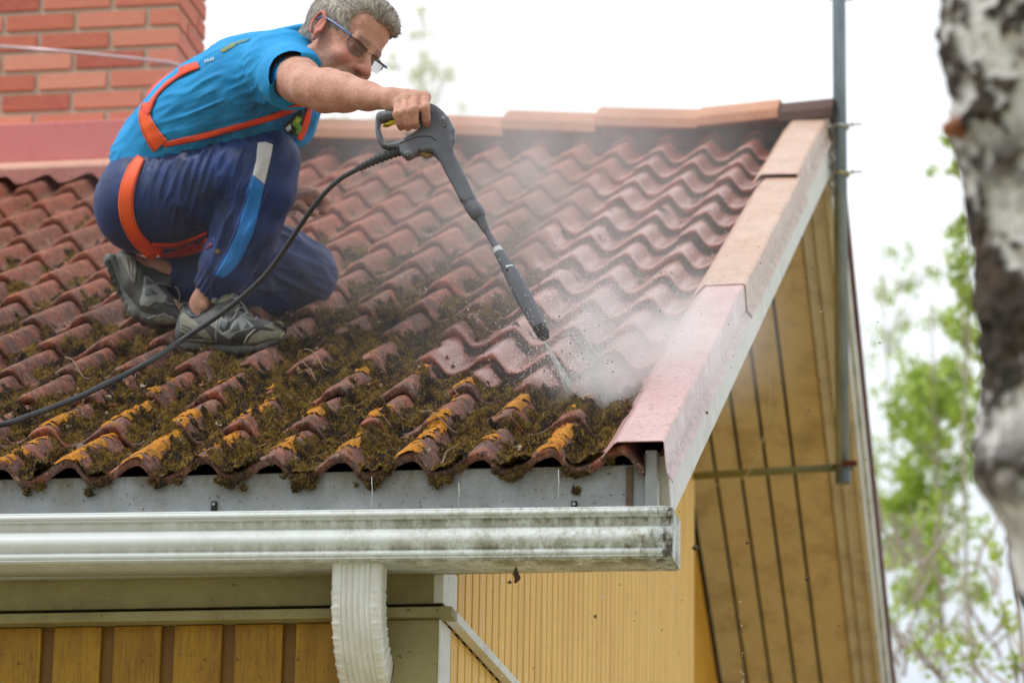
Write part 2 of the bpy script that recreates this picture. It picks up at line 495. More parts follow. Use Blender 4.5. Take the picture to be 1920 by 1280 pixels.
def patch(name, poly, bvh, mat, parent, lift=0.0018, step=3.0, thick=0.0015):
    "a flat piece sewn or glued onto a surface"
    poly = np.array(poly, float); pts = []; n0 = len(poly)
    B = []
    for i in range(n0):
        a, b = poly[i], poly[(i + 1) % n0]; k = max(1, int(np.linalg.norm(b - a) / step))
        for q in range(k): B.append(a + (b - a) * q / k)
    nb = len(B)
    def inside(x, y):
        c = False
        for i in range(n0):
            x1, y1 = poly[i]; x2, y2 = poly[(i + 1) % n0]
            if (y1 > y) != (y2 > y) and x < (x2 - x1) * (y - y1) / (y2 - y1) + x1: c = not c
        return c
    I = [(x, y) for x in np.arange(poly[:, 0].min(), poly[:, 0].max(), step) for y in np.arange(poly[:, 1].min(), poly[:, 1].max(), step) if inside(x, y)
         and min((x - b[0]) ** 2 + (y - b[1]) ** 2 for b in B) > (step * 0.5) ** 2]
    res = mgeo.delaunay_2d_cdt([Vector(map(float, p)) for p in list(B) + I], [], [list(range(nb))], 1, 1e-6)
    V = []; zs = []
    for p in res[0]:
        q, nn = cast(bvh, p[0], p[1])
        if q is None: V.append(None)
        else: V.append(q + nn * lift); zs.append((q - CAM) @ CF)
    zm = float(np.median(zs)) if zs else 9.0
    V = [v if v is not None else P(res[0][i][0], res[0][i][1], zm) for i, v in enumerate(V)]
    me = bpy.data.meshes.new(name); me.from_pydata([tuple(v) for v in V], [], [tuple(f) for f in res[2]]); me.update()
    for p in me.polygons: p.use_smooth = True
    me.materials.append(mat); o = bpy.data.objects.new(name, me); link(o, parent)
    s = o.modifiers.new('solid', 'SOLIDIFY'); s.thickness = thick; s.offset = 0
    return o
# ------------------------------------------------------------------ ground
GZ = -3.45
m = M('bounce_ground', 0.95)  # unseen ground, coloured pale to bounce light up under the eaves
n_ = m.noise(0.6, 8, 0.7)
m.color(m.ramp(n_, [(0.3, lin((128, 128, 96))), (0.55, lin((168, 160, 132))), (0.75, lin((186, 176, 150)))])); m.bump(m.noise(14, 5), 0.5, 0.05)
g = MB(); R_ = 900
g.add([(-R_, -R_, GZ), (R_, -R_, GZ), (R_, R_, GZ), (-R_, R_, GZ)], [(0, 1, 2, 3)])
tag(g.build('ground', m.m), kind='structure')

# ------------------------------------------------------------------ materials of the house
grey_paint = painted('grey_board_paint', lin((188, 193, 196)), lin((120, 116, 84)), 7, 0.65, 0.5, (1, 1, 14), 0.5, 60)
olive_paint = painted('olive_paint', lin((164, 156, 112)), lin((108, 96, 54)), 6, 0.5, 0.6, (1, 1, 6), 0.3, 70)
white_paint = painted('white_board_paint', lin((226, 228, 226)), lin((120, 122, 110)), 10, 0.35, 0.5, (3, 3, 0.6), 0.35, 60)
def yellow_board(name, c1, c2, c3):
    m = M(name, 0.55); a = m.noise(5, 6, .7, vec=m.mapping((3, 3, .6))); g = m.noise(40, 5, .75, vec=m.mapping((6, 6, .25))); k = m.noise(70, 4, .8)
    c = m.mix(m.val(a, .40, .66), c1, c2); c = m.mix(m.val(g, .50, .62, 0, .45), c, c3); c = m.mix(m.val(k, .60, .64, 0, .55), c, c3)
    c = m.mix(m.val(m.noise(16, 5, .8), .62, .68, 0, .5), c, tuple(.5 * x for x in c3[:3]) + (1,))
    m.color(c); m.bump(g, .35, .003); return m.m
yellow_paint = yellow_board('yellow_board_paint', lin((176, 134, 20)), lin((150, 104, 14)), lin((104, 68, 12)))
yellow_old = painted('yellow_board_paint', lin((172, 130, 18)), lin((116, 76, 12)), 5, 0.55, 0.55, (3, 3, 0.5), 0.25, 50)
soffit_paint = painted('tan_soffit_paint', lin((222, 206, 166)), lin((168, 148, 110)), 7, 0.8, 0.6, (3, 1, 1), 0.2, 60)
dark_gap = M('dark_gap', 0.95).color(lin((30, 22, 14))).m
deck_m = M('roof_underlay', 0.95).color(lin((34, 30, 28))).m  # near-black also paints the shade of the void behind tile openings

# paler yellow for the ribbed gable siding
m = M('ribbed_yellow_siding', 0.6)
n_ = m.noise(4, 6, 0.65, vec=m.mapping((3, 3, 0.7)))
c_ = m.mix(m.val(n_, 0.42, 0.75, 0, 0.55), lin((240, 196, 98)), lin((204, 146, 56)))
sp_ = m.noise(60, 2, 0.5, vec=m.mapping((1, 1, 0.5)))
c_ = m.mix(m.val(sp_, 0.66, 0.74, 0, 0.55), c_, lin((110, 78, 40)))
m.color(c_); m.bump(m.noise(90, 3, 0.6, vec=m.mapping((2, 2, 0.2))), 0.15, 0.003)
siding_m = m.m

# gutter: white enamel with algae, runs and grime
m = M('stained_gutter_enamel', 0.45)
v_ = m.mapping((7, 7, 0.9))
run = m.noise(3.2, 5, 0.7, vec=v_)
blot = m.noise(24, 9, 0.8)
fine = m.noise(110, 3, 0.7)
sx = m.n.new('ShaderNodeSeparateXYZ'); m.l.new(m.tc, sx.inputs[0])
toend = m.val(sx.outputs['X'], -0.75, 0.42, 0.0, 1.0)
cr_ = m.attr('crevice')
dirt = m.math('MULTIPLY', m.val(m.math('ADD', blot, m.math('MULTIPLY', fine, 0.35)), 0.64, 0.86, 0, 1), m.math('ADD', m.math('MULTIPLY', toend, 0.9), 0.05))
dirt2 = m.math('MULTIPLY', m.math('ADD', cr_, 0.0), m.val(m.math('ADD', run, m.math('MULTIPLY', fine, 0.3)), 0.50, 0.74, 0.0, 1))
dirt2 = m.math('MULTIPLY', dirt2, m.math('ADD', m.math('MULTIPLY', toend, 0.75), 0.25))
c_ = m.mix(m.math('MULTIPLY', m.val(run, 0.4, 0.7, 0, 0.6), toend), lin((226, 234, 236)), lin((192, 200, 184)))
c_ = m.mix(m.math('MINIMUM', dirt, 1.0), c_, lin((134, 132, 96)))
c_ = m.mix(m.math('MINIMUM', dirt2, 1.0), c_, lin((96, 88, 54)))
end_ = m.math('MULTIPLY', m.val(sx.outputs['X'], 0.34, 0.43, 0, 1), m.val(m.noise(38, 5, 0.7, vec=m.mapping((1, 1, 0.35))), 0.5, 0.6, 0, 0.9))
c_ = m.mix(end_, c_, lin((62, 50, 32)))
m.color(c_); m.roughness(m.val(dirt, 0, 1, 0.42, 0.85)); m.bump(dirt, 0.2, 0.002)
gutter_m = m.m

m = M('rust_stain', 0.8); m.color(m.mix(m.val(m.noise(30, 5), 0.4, 0.7), lin((128, 108, 88)), lin((70, 46, 32)))); rust_m = m.m
steel_m = M('zinc_steel', 0.35, 0.8).color(lin((170, 172, 172))).m

def metal_sheet(name, col, col2, rough=0.33, speck=1.0):
    m = M(name, rough)
    a = m.noise(6, 6, 0.7); b = m.noise(70, 5, 0.75); cc = m.noise(26, 6, 0.75)
    c = m.mix(m.val(a, 0.4, 0.7, 0, 0.6), col, col2)
    c = m.mix(m.val(b, 0.57, 0.62, 0, 0.65 * speck), c, lin((96, 78, 66)))
    c = m.mix(m.val(cc, 0.62, 0.66, 0, 0.75 * speck), c, lin((84, 68, 56)))
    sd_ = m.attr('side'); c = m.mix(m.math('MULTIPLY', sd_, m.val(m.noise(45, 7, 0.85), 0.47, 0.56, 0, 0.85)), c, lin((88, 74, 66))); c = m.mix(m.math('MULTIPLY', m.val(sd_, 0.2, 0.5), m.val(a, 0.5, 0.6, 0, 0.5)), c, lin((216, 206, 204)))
    m.color(c); m.roughness(m.val(a, 0.3, 0.8, rough - 0.08, rough + 0.2)); m.bump(a, 0.12, 0.01); m.bump(b, 0.06, 0.002)
    return m
verge_low = metal_sheet('wet_pink_flashing', lin((206, 166, 166)), lin((184, 138, 132)), 0.26, 1.1).m
verge_up = metal_sheet('copper_pink_flashing', lin((208, 172, 150)), lin((182, 142, 120)), 0.38, 0.8).m
chim_flash_m = metal_sheet('red_chimney_flashing', lin((224, 134, 134)), lin((210, 114, 114)), 0.4, 0.15).m

# ------------------------------------------------------------------ house
house = empty('house', 'yellow board house with a mossy red tiled roof, white gutter and brick chimney', 'house', (0, 0, GZ))
house['label'] = 'yellow board house with a mossy red tiled roof, white gutter and brick chimney'
def hp(o):
    o.parent = house; o.matrix_parent_inverse = Matrix.Translation((0, 0, -GZ)); return o
LEFT = -5.2
WY = 0.09
XG, XGL = -0.066, -0.071
XGF = -0.245              # gable wall beyond the ridge stands further in
YR, ZR = rp(0, 5.0)[1], rp(0, 5.0)[2]

# fascia board
f = MB(); f.box((LEFT, 0.040, -0.232), (0.371, 0.062, -0.014))
fm = M('fascia_paint', 0.5)
n_ = fm.noise(7, 6, 0.7); g_ = fm.noise(60, 3, 0.6, vec=fm.mapping((1, 1, 14)))
c_ = fm.mix(fm.val(n_, 0.45, 0.7, 0, 0.5), lin((190, 196, 202)), lin((168, 168, 158)))
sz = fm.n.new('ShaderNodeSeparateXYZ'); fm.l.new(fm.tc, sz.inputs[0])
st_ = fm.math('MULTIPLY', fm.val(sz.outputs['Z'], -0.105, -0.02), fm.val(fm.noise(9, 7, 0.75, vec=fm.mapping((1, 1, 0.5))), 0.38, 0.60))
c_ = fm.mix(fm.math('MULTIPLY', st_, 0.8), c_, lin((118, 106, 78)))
c_ = fm.mix(fm.val(g_, 0.52, 0.7, 0, 0.3), c_, lin((130, 130, 124)))
c_ = fm.mix(fm.val(fm.noise(90, 3, .7), 0.64, 0.68, 0, 0.8), c_, lin((78, 68, 52)))
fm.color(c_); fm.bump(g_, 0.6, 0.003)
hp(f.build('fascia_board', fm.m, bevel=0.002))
f = MB(); f.box((0.330, 0.034, -0.150), (0.345, 0.0395, -0.020)); hp(f.build('rust_streak', rust_m, bevel=0.001))
f = MB(); f.box((0.372, 0.020, -0.165), (0.398, 0.062, 0.012)); hp(f.build('barge_end_block', grey_paint, bevel=0.003))
f = MB(); f.box((LEFT, 0.0622, -0.232), (0.362, 0.088, -0.218)); hp(f.build('soffit_strip', olive_paint, bevel=0.002))

# gutter (its fall follows the photographed fall to the right)
prof = [(-0.088, 0.0), (-0.1000, 0.001), (-0.1028, -0.002), (-0.1028, -0.0145), (-0.1000, -0.0175), (-0.0945, -0.0185), (-0.0932, -0.0215), (-0.0930, -0.038), (-0.0955, -0.0405),
        (-0.1010, -0.058), (-0.1012, -0.0635), (-0.0990, -0.0700), (-0.0945, -0.0780), (-0.0925, -0.0820), (-0.0945, -0.0850), (-0.0952, -0.0900), (-0.0950, -0.0975), (-0.0930, -0.1015), (-0.0890, -0.1030),
        (-0.030, -0.1040), (0.034, -0.103), (0.0375, -0.098), (0.0375, 0.004)]
prof_old = [(-0.088, 0.0), (-0.100, 0.001), (-0.1025, -0.003), (-0.1025, -0.013), (-0.100, -0.017), (-0.0925, -0.020), (-0.0905, -0.027), (-0.0915, -0.040),
        (-0.096, -0.047), (-0.101, -0.054), (-0.1025, -0.062), (-0.100, -0.070), (-0.094, -0.077), (-0.088, -0.081), (-0.0855, -0.085), (-0.088, -0.089), (-0.0905, -0.093), (-0.0895, -0.099), (-0.085, -0.102),
        (-0.030, -0.1035), (0.034, -0.103), (0.0375, -0.098), (0.0375, 0.004)]
crev = [0, 0, 0, 0, .3, 1, 1, .25, 0.1, 0, .1, .35, .9, 1, .5, .1, .1, .6, 1, .5, .3, 0, 0]
def gut_z(x): return -0.1405 - (x - 0.44) * 0.0095
gx = np.linspace(LEFT, 0.440, 90)
V = []; A = []
for x in gx:
    for (y, z), c in zip(prof, crev): V.append((x, y, z + gut_z(x))); A.append(c)
inner = [(y + (0.002 if y < 0 else -0.002), z + 0.0015) for y, z in prof[5:-1]]
nP = len(prof)
Fq = [(i * nP + j, i * nP + j + 1, (i + 1) * nP + j + 1, (i + 1) * nP + j) for i in range(len(gx) - 1) for j in range(nP - 1)]
gut = hp(mesh_np('gutter', V, np.array(Fq), gutter_m, None, True, {'crevice': A}))
es_ = gut.modifiers.new('split', 'EDGE_SPLIT'); es_.split_angle = 0.42
sm = gut.modifiers.new('solid', 'SOLIDIFY'); sm.thickness = 0.0015; sm.offset = 1
capm = MB(); capP = [(0, y, z + gut_z(0.44)) for y, z in prof]
capm.extr(capP, np.array([0.438, 0, 0]), np.array([0.4455, 0, 0]))
endcap = capm.build('gutter_end_cap', gutter_m, gut, bevel=0.001)
at_ = endcap.data.attributes.new('crevice', 'FLOAT', 'POINT'); at_.data.foreach_set('value', np.full(len(endcap.data.vertices), 0.35, np.float32))
m = MB(); m.box((0.425, -0.1045, gut_z(.43) - 0.106), (0.447, -0.098, gut_z(.43) - 0.02))
for px in (402, 1077):
    b = MB(); q = onY(px, 945, 0.036); b.box((q[0] - 0.006, 0.030, q[2] - 0.014), (q[0] + 0.006, 0.0395, q[2] + 0.006))
    br = b.build('gutter_hanger', M('dark_hanger', 0.5, 0.6).color(lin((52, 50, 42))).m, gut, bevel=0.001)
    s_ = MB(); s_.tube([(q[0], 0.0300, q[2] - 0.001), (q[0], 0.0275, q[2] - 0.001)], 0.0035, 10)
    s_.build('screw', steel_m, gut)

# front wall, frieze, belt moulding, pilaster and boards
fr = MB(); fr.box((LEFT, WY, -0.293), (XG, WY + 0.05, -0.19)); hp(fr.build('frieze_board', olive_paint, bevel=0.002))
fr = MB(); fr.box((LEFT, WY + 0.012, -0.303), (XG - 0.002, WY + 0.05, -0.294)); hp(fr.build('shadow_gap', dark_gap))
b = MB()
b.box((LEFT, WY - 0.022, -0.325), (XG + 0.0245, WY + 0.04, -0.3035))
hp(b.build('belt_moulding', olive_paint, bevel=0.0025))
b = MB(); b.box((XG + 0.0002, WY + 0.041, -0.325), (XG + 0.0245, 9.5, -0.3035))
hp(b.build('belt_moulding', white_paint, bevel=0.0015))
b = MB(); b.box((-0.186, WY + 0.002, GZ), (XGL - 0.003, WY + 0.05, -0.326)); hp(b.build('corner_pilaster', olive_paint, bevel=0.002))
b = MB(); xx = -0.186; per = 0.1335; k = 0
x1 = onY(552, 1220, WY + .012)[0] + 0.0
xs = x1 - per * 40
b2 = MB(); b2.box((LEFT, WY + 0.034, GZ), (-0.187, WY + 0.05, -0.326)); hp(b2.build('board_backing', painted('yellow_batten_paint', lin((132, 92, 22)), lin((84, 56, 16)), 5, 0.5), None))
while xs < -0.19:
    b.box((max(xs, LEFT), WY + 0.020, GZ), (min(xs + per * 0.785, -0.188), WY + 0.033, -0.3265)); xs += per
fw = hp(b.build('front_wall', yellow_paint, bevel=0.0025))
nh_m = M('painted_nail_head', 0.6).color(lin((120, 84, 20))).m
for px_, py_ in ((35, 1243), (89, 1243), (210, 1238), (267, 1238), (384, 1236), (445, 1236), (558, 1235)):
    q = onY(px_, py_, WY + 0.0195); nb_ = MB(); nb_.tube([q, q + np.array([0, -0.0012, 0])], 0.0032, 10); nb_.build('nail_head', nh_m, fw)
# low round plugs on the boards are pattern of the wall; gable siding above and below the belt
def gable_strip(x, y0, y1, zbot, ztop, pitch, groove, name, mat, slope=True):
    V = []; F = []; y = y0; i = 0
    def top(yy):
        if ztop is not None: return ztop
        z = min(yy * ST / CT, ZR - (yy - YR) * ST / CT) - 0.20
        return z
    prof_ = []
    while y < y1:
        prof_ += [(y, x - 0.011), (y + groove * 0.6, x - 0.011), (y + groove, x), (y + pitch - 0.002, x)]
        y += pitch
    n = len(prof_)
    for (yy, xx_) in prof_: V += [(xx_, yy, zbot), (xx_, yy, top(yy))]
    for i in range(n - 1): F.append((2 * i, 2 * i + 2, 2 * i + 3, 2 * i + 1))
    o = mesh_np(name, V, np.array(F), mat, None, False)
    so = o.modifiers.new('solid', 'SOLIDIFY'); so.thickness = 0.02; so.offset = -1
    return hp(o)
gable_strip(XG, WY + 0.165, 4.58, -0.303, None, 0.0865, 0.017, 'gable_wall', siding_m)
gable_strip(XGL, WY + 0.12, 4.58, GZ, -0.326, 0.0865, 0.017, 'lower_gable_wall', siding_m)
gable_strip(XGF, 4.58, 9.3, GZ, None, 0.12, 0.010, 'rear_gable_wall', painted('plain_yellow', lin((232, 176, 62)), lin((190, 132, 44)), 4, 0.4))
b = MB(); b.box((XGF - 0.01, 4.581, GZ), (XG - 0.001, 4.60, ZR - 0.2)); hp(b.build('wall_return', siding_m))
b = MB(); b.box((XG - 0.02, WY + 0.051, -0.302), (XG + 0.001, WY + 0.160, -0.20)); b.box((XG - 0.02, WY - 0.001, -0.2925), (XG + 0.0012, WY + 0.0505, -0.189))
hp(b.build('corner_board', white_paint, bevel=0.002))
b = MB(); b.box((XGL - 0.0025, WY, GZ), (XGL + 0.002, WY + 0.118, -0.3262)); hp(b.build('corner_board', white_paint, bevel=0.0015))

# decks (near and far slope) and the planked rake soffit of the far slope
def slope_pt(X, s, h, far=False):
    if not far: return tuple(rp(X, s, h))
    q = rp(X, 5.0 - s, h)            # s measured down from the ridge on the far side
    return (q[0], 2 * YR - q[1], q[2])
def slope_box(x0, x1, s0, s1, h0, h1, far=False):
    m_ = MB(); m_.hexa([slope_pt(x0, s0, h0, far), slope_pt(x1, s0, h0, far), slope_pt(x1, s1, h0, far), slope_pt(x0, s1, h0, far),
                        slope_pt(x0, s0, h1, far), slope_pt(x1, s0, h1, far), slope_pt(x1, s1, h1, far), slope_pt(x0, s1, h1, far)]); return m_
hp(slope_box(LEFT, 0.385, 0.055, 4.99, -0.085, -0.055).build('roof_deck', deck_m))
hp(slope_box(LEFT, 0.385, 0.02, 5.8, -0.085, -0.055, True).build('roof_deck', deck_m))
hp(slope_box(-0.08, 0.395, 0.2, 4.98, -0.135, -0.12).build('rake_soffit', soffit_paint))
pw = 0.0985; x = XGF; pl = MB(); 
hp(slope_box(XGF - 0.02, 0.40, 0.06, 5.8, -0.128, -0.12, True).build('soffit_backing', dark_gap))
gx_ = [-0.245, -0.138, -0.042, 0.056, 0.160, 0.295]
for xa_, xb_ in zip(gx_[:-1], gx_[1:]):
    q = slope_box(xa_ + 0.0125, xb_, 0.07, 5.8, -0.15, -0.129, True); pl.add(q.v, q.f)
hp(pl.build('rake_soffit_planks', soffit_paint, bevel=0.002))
# barge boards
hp(slope_box(0.392, 0.4160, 0.058, 4.96, -0.158, -0.02).build('barge_board', white_paint, bevel=0.003))
weather = painted('weathered_grey_paint', lin((222, 222, 216)), lin((150, 142, 126)), 6, 0.7, 0.7, (2, 2, 2), 0.4, 50)
hp(slope_box(0.300, 0.340, 0.05, 5.8, -0.165, -0.129, True).build('rear_edge_board', weather, bevel=0.003))
hp(slope_box(0.344, 0.396, 0.04, 5.8, -0.185, -0.129, True).build('rear_edge_board', weather, bevel=0.003))
hp(slope_box(0.398, 0.422, 0.03, 5.8, -0.21, -0.035, True).build('rear_barge_board', weather, bevel=0.003))
hp(slope_box(0.4225, 0.438, 0.03, 5.8, -0.12, -0.02, True).build('rear_barge_board', weather, bevel=0.003))
hp(slope_box(0.33, 0.452, 0.02, 5.82, -0.02, 0.03, True).build('rear_verge_flashing', metal_sheet('dark_red_flashing', lin((110, 62, 54)), lin((80, 44, 40)), 0.5).m, bevel=0.003))

# verge flashings: three lapped pieces, folded sheet
def verge(s0, s1, x0, x1, up, mat, nm='verge_flashing'):
    sec = [(x0 - 0.030, -0.004), (x0 - 0.002, 0.026), (x0 + 0.006, 0.0305), (x1 - 0.004, 0.0305), (x1, 0.028), (x1 + 0.0015, -0.038), (x1 + 0.014, -0.057), (x1 + 0.0125, -0.0595)]
    sec = [(a + (0.003 if k > 3 else -0.001) * (up > 0), b + up) for k, (a, b) in enumerate(sec)]
    n = 26; V = []
    for s in np.linspace(s0, s1, n):
        for (a, h) in sec:
            wob = 0.0016 * math.sin(s * 5.1 + a * 30) + 0.001 * math.sin(s * 13)
            V.append(rp(a, s, h + wob * (h > 0)))
    k = len(sec)
    F = [(i * k + j, i * k + j + 1, (i + 1) * k + j + 1, (i + 1) * k + j) for i in range(n - 1) for j in range(k - 1)]
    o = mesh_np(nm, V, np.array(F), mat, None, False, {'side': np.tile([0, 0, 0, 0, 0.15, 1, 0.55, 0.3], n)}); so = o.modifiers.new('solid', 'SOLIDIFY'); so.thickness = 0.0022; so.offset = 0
    return hp(o)
verge(-0.02, 1.90, 0.315, 0.418, 0.0, verge_low)['label'] = 'wet lowest pink sheet of the verge'
verge(1.795, 3.75, 0.312, 0.418, 0.003, verge_up)
verge(3.63, 5.06, 0.300, 0.410, 0.016, verge_up)

# chimney with flashing
CX1, CY0, CY1, CX0 = -1.803, 4.0, 4.36, -3.05
m = M('mortar', 0.9); m.color(m.mix(m.noise(30, 5), lin((214, 196, 178)), lin((184, 166, 150)))); m.bump(m.noise(120), 0.3, 0.004)
b = MB(); b.box((CX0 + .004, CY0 + .004, 1.9), (CX1 - .004, CY1 - .004, 3.6)); chim = hp(b.build('chimney', m.m))
m = M('red_brick', 0.8)
oi = m.n.new('ShaderNodeNewGeometry').outputs['Random Per Island']
c_ = m.ramp(oi, [(0, lin((216, 134, 112))), (0.5, lin((236, 166, 142))), (0.75, lin((206, 120, 98))), (1, lin((184, 98, 82)))])
c_ = m.mix(m.val(m.noise(14, 6, 0.7, vec=m.mapping((1, 1, 3))), 0.4, 0.75, 0, 0.5), c_, lin((232, 142, 118)))
c_ = m.mix(m.val(m.noise(90, 3), 0.62, 0.72, 0, 0.4), c_, lin((150, 70, 56)))
m.color(c_); m.bump(m.noise(60, 6), 0.4, 0.006)
b = MB(); ch, mj, bl = 0.0742, 0.0185, 0.258
z = 1.93; row = 0
while z < 3.55:
    off = (0.5 * (row % 2)) * bl + 0.03
    x = CX1 + off - bl * 6
    while x < CX1:
        xa, xb = max(x, CX0), min(x + bl - mj, CX1 + 0.004)
        if CX1 - xb < 0.03: xb = CX1 + 0.004
        if xb - xa > 0.02: b.box((xa, CY0 - 0.004, z), (xb, CY0 + 0.03, z + ch - mj))
        x += bl
    y = CY0 + (0.13 if row % 2 else 0.262)
    if y > CY0 + 0.05: b.box((CX1 - 0.05, CY0 + 0.031, z), (CX1 + 0.004, y - mj, z + ch - mj))
    while y < CY1:
        yb = min(y + bl - mj, CY1)
        if yb - y > 0.02: b.box((CX1 - 0.05, y, z), (CX1 + 0.004, yb, z + ch - mj))
        y += bl
    z += ch; row += 1
b.build('brick_courses', m.m, chim, bevel=0.002)
chim_children = [b]
b = MB(); fy = 3.92
b.extr([(0, fy, 2.085), (0, fy, 2.225), (0, fy + 0.06, 2.247), (0, fy + 0.12, 2.25), (0, fy + 0.12, 2.05)], np.array([-5.2, 0, 0]), np.array([-1.55, 0, 0]))
b.build('chimney_flashing', chim_flash_m, chim, bevel=0.004)
b = MB(); b.extr([(0, fy - 0.035, 2.045), (0, fy - 0.032, 2.060), (0, fy - 0.002, 2.0845), (0, fy + 0.04, 2.0845), (0, fy + 0.04, 2.045)], np.array([-5.2, 0, 0]), np.array([-1.55, 0, 0]))
b.build('flashing_lip', metal_sheet('pale_pink_lip', lin((226, 178, 158)), lin((200, 150, 130)), 0.45, 0.3).m, chim, bevel=0.003)
# waved apron under the lip
V = []; F = []; xs_ = np.linspace(-5.2, -1.55, 400)
for x in xs_:
    V += [(x, fy - 0.033, 2.046), (x, fy - 0.036, 1.992 + 0.030 * float(wave(np.array(x - 0.02))))]
F = [(2 * i, 2 * i + 1, 2 * i + 3, 2 * i + 2) for i in range(len(xs_) - 1)]
o = mesh_np('waved_apron', V, np.array(F), metal_sheet('dark_pink_apron', lin((186, 120, 112)), lin((150, 92, 84)), 0.5).m, chim, False)
so = o.modifiers.new('solid', 'SOLIDIFY'); so.thickness = 0.003; so.offset = 1
for ch_ in list(chim.children): ch_.matrix_parent_inverse = chim.matrix_world.inverted() if False else Matrix.Identity(4)

# ridge caps
m = M('ridge_tile_clay', 0.85)
n_ = m.noise(5, 6, 0.7); c_ = m.mix(m.val(n_, 0.35, 0.7), lin((210, 156, 124)), lin((176, 120, 94)))
c_ = m.mix(m.val(m.noise(45, 5), 0.58, 0.72, 0, 0.6), c_, lin((120, 80, 64)))
c_ = m.mix(m.val(m.noise(9, 4), 0.66, 0.74, 0, 0.5), c_, lin((206, 140, 60)))
m.color(c_); m.bump(m.noise(120, 4), 0.35, 0.004); ridge_m = m.m
m = M('dark_ridge_tile', 0.85); m.color(m.mix(m.noise(20, 5), lin((96, 60, 50)), lin((60, 42, 38)))); m.bump(m.noise(60, 4), 0.3, 0.004); ridge_dk = m.m
starts = [onY(p, 235, YR)[0] for p in (1400, 1314, 1125, 953)]
xe = [0.43, onY(1463, 220, YR)[0], onY(1313, 230, YR)[0], onY(1126, 240, YR)[0]]
segs = [(onY(1466, 215, YR)[0], 0.437), (onY(1314, 230, YR)[0], onY(1466, 220, YR)[0]), (onY(1125, 236, YR)[0], onY(1316, 236, YR)[0]), (onY(953, 240, YR)[0], onY(1127, 240, YR)[0])]
x = segs[-1][0]
while x > -5.2: segs.append((x - 0.345, x + 0.006)); x -= 0.345
for i, (a, b_) in enumerate(segs):
    if b_ < -1.5 and a > -3.2: continue
    L_ = b_ - a; hl = 0.084 + 0.002 * math.sin(i * 5); hr = 0.060 + 0.003 * math.sin(i * 3.1)
    if i == 0: hl, hr = 0.070, 0.082
    if i == 1: hl, hr = 0.066, 0.086
    V = []
    for x, h in ((a, hl), (b_, hr)):
        for (dy, dh) in ((-0.132, -0.026), (-0.129, 0.004), (-0.06, 0.028), (0, 0.040), (0.06, 0.028), (0.129, 0.004), (0.132, -0.026)):
            V.append((x, YR + dy, ZR + h + dh - 0.026 - abs(dy) * ST / CT * 0.62))
    F = [(j, j + 1, 7 + j + 1, 7 + j) for j in range(6)]
    o = mesh_np('ridge_tile', V, np.array(F), ridge_dk if i == 0 else ridge_m, None, False)
    so = o.modifiers.new('solid', 'SOLIDIFY'); so.thickness = 0.014; so.offset = -1
    bv = o.modifiers.new('bevel', 'BEVEL'); bv.width = 0.004; bv.segments = 2
    hp(o)
    if i == 0: o['label'] = 'dark last ridge tile at the gable end'
b = MB(); b.box((-1.55, YR - 0.09, ZR - 0.09), (0.40, YR + 0.09, ZR - 0.02)); hp(b.build('ridge_void_block', M('void_shade', 0.95).color(lin((52, 44, 46))).m))  # dark block whose colour paints the shaded void under the ridge caps
b = MB(); b.box((-5.2, YR - 0.02, ZR - 0.2), (-1.5, YR + 0.02, ZR + 0.02)); hp(b.build('ridge_board', deck_m))
q = slope_box(LEFT, 0.33, 0.02, 5.8, -0.04, -0.01, True); hp(q.build('rear_roof_slope', M('rear_clay', 0.8).color(lin((150, 78, 62))).m))

# downspout: fluted rectangular pipe with a crimped elbow
dm = M('white_downspout_enamel', 0.32)
c_ = dm.mix(dm.val(dm.noise(8, 5, 0.7, vec=dm.mapping((4, 4, 1))), 0.45, 0.72, 0, 0.55), lin((240, 243, 244)), lin((206, 202, 186)))
c_ = dm.mix(dm.val(dm.noise(120, 2), 0.7, 0.76, 0, 0.6), c_, lin((70, 62, 50))); dm.color(c_)
q0 = onY(672, 1045, -0.05)
cx = q0[0] - 0.001; hw, hd = 0.0535, 0.037
def dsec(sc=1.0, crimp=0.0):
    out = []; N = 240
    for k in range(N):
        t = k / N * 4; side = int(t); u = t - side
        if side == 0: x, y, nx, ny = -hw + 2 * hw * u, -hd, 0, -1
        elif side == 1: x, y, nx, ny = hw, -hd + 2 * hd * u, 1, 0
        elif side == 2: x, y, nx, ny = hw - 2 * hw * u, hd, 0, 1
        else: x, y, nx, ny = -hw, hd - 2 * hd * u, -1, 0
        r = 0.014; cxx, cyy = max(-hw + r, min(hw - r, x)), max(-hd + r, min(hd - r, y)); dx, dy = x - cxx, y - cyy
        l = math.hypot(dx, dy)
        if l > 1e-9: x, y = cxx + dx / l * r, cyy + dy / l * r
        if abs(x) < hw * 0.60 and side in (0, 2):
            y += -ny * 0.0055 * (0.5 - 0.5 * math.cos(2 * math.pi * (x / (hw * 0.24)))) ** 2.2 
        if side in (1, 3) or abs(x) > hw * 0.60:
            g_ = min(1, max(0, (abs(x) - hw * 0.60) / (hw * 0.1))) if side in (0, 2) else 1
            x += nx * crimp * g_; y += ny * crimp * g_
        out.append((x * sc, y * sc))
    return out
path = []; zt = q0[2] + 0.012
y_, z_ = -0.030, zt; ang = 0.0; ds = 0.0022; L = 0
Ltot = 0.62
rows = []
while L < Ltot:
    rows.append((y_, z_, ang, L))
    if 0.075 < L < 0.265: ang += ds * math.radians(62) / 0.19
    if 0.36 < L < 0.50: ang -= ds * math.radians(62) / 0.14
    y_ += math.sin(ang) * ds; z_ -= math.cos(ang) * ds; L += ds
V = []; cut_i = None
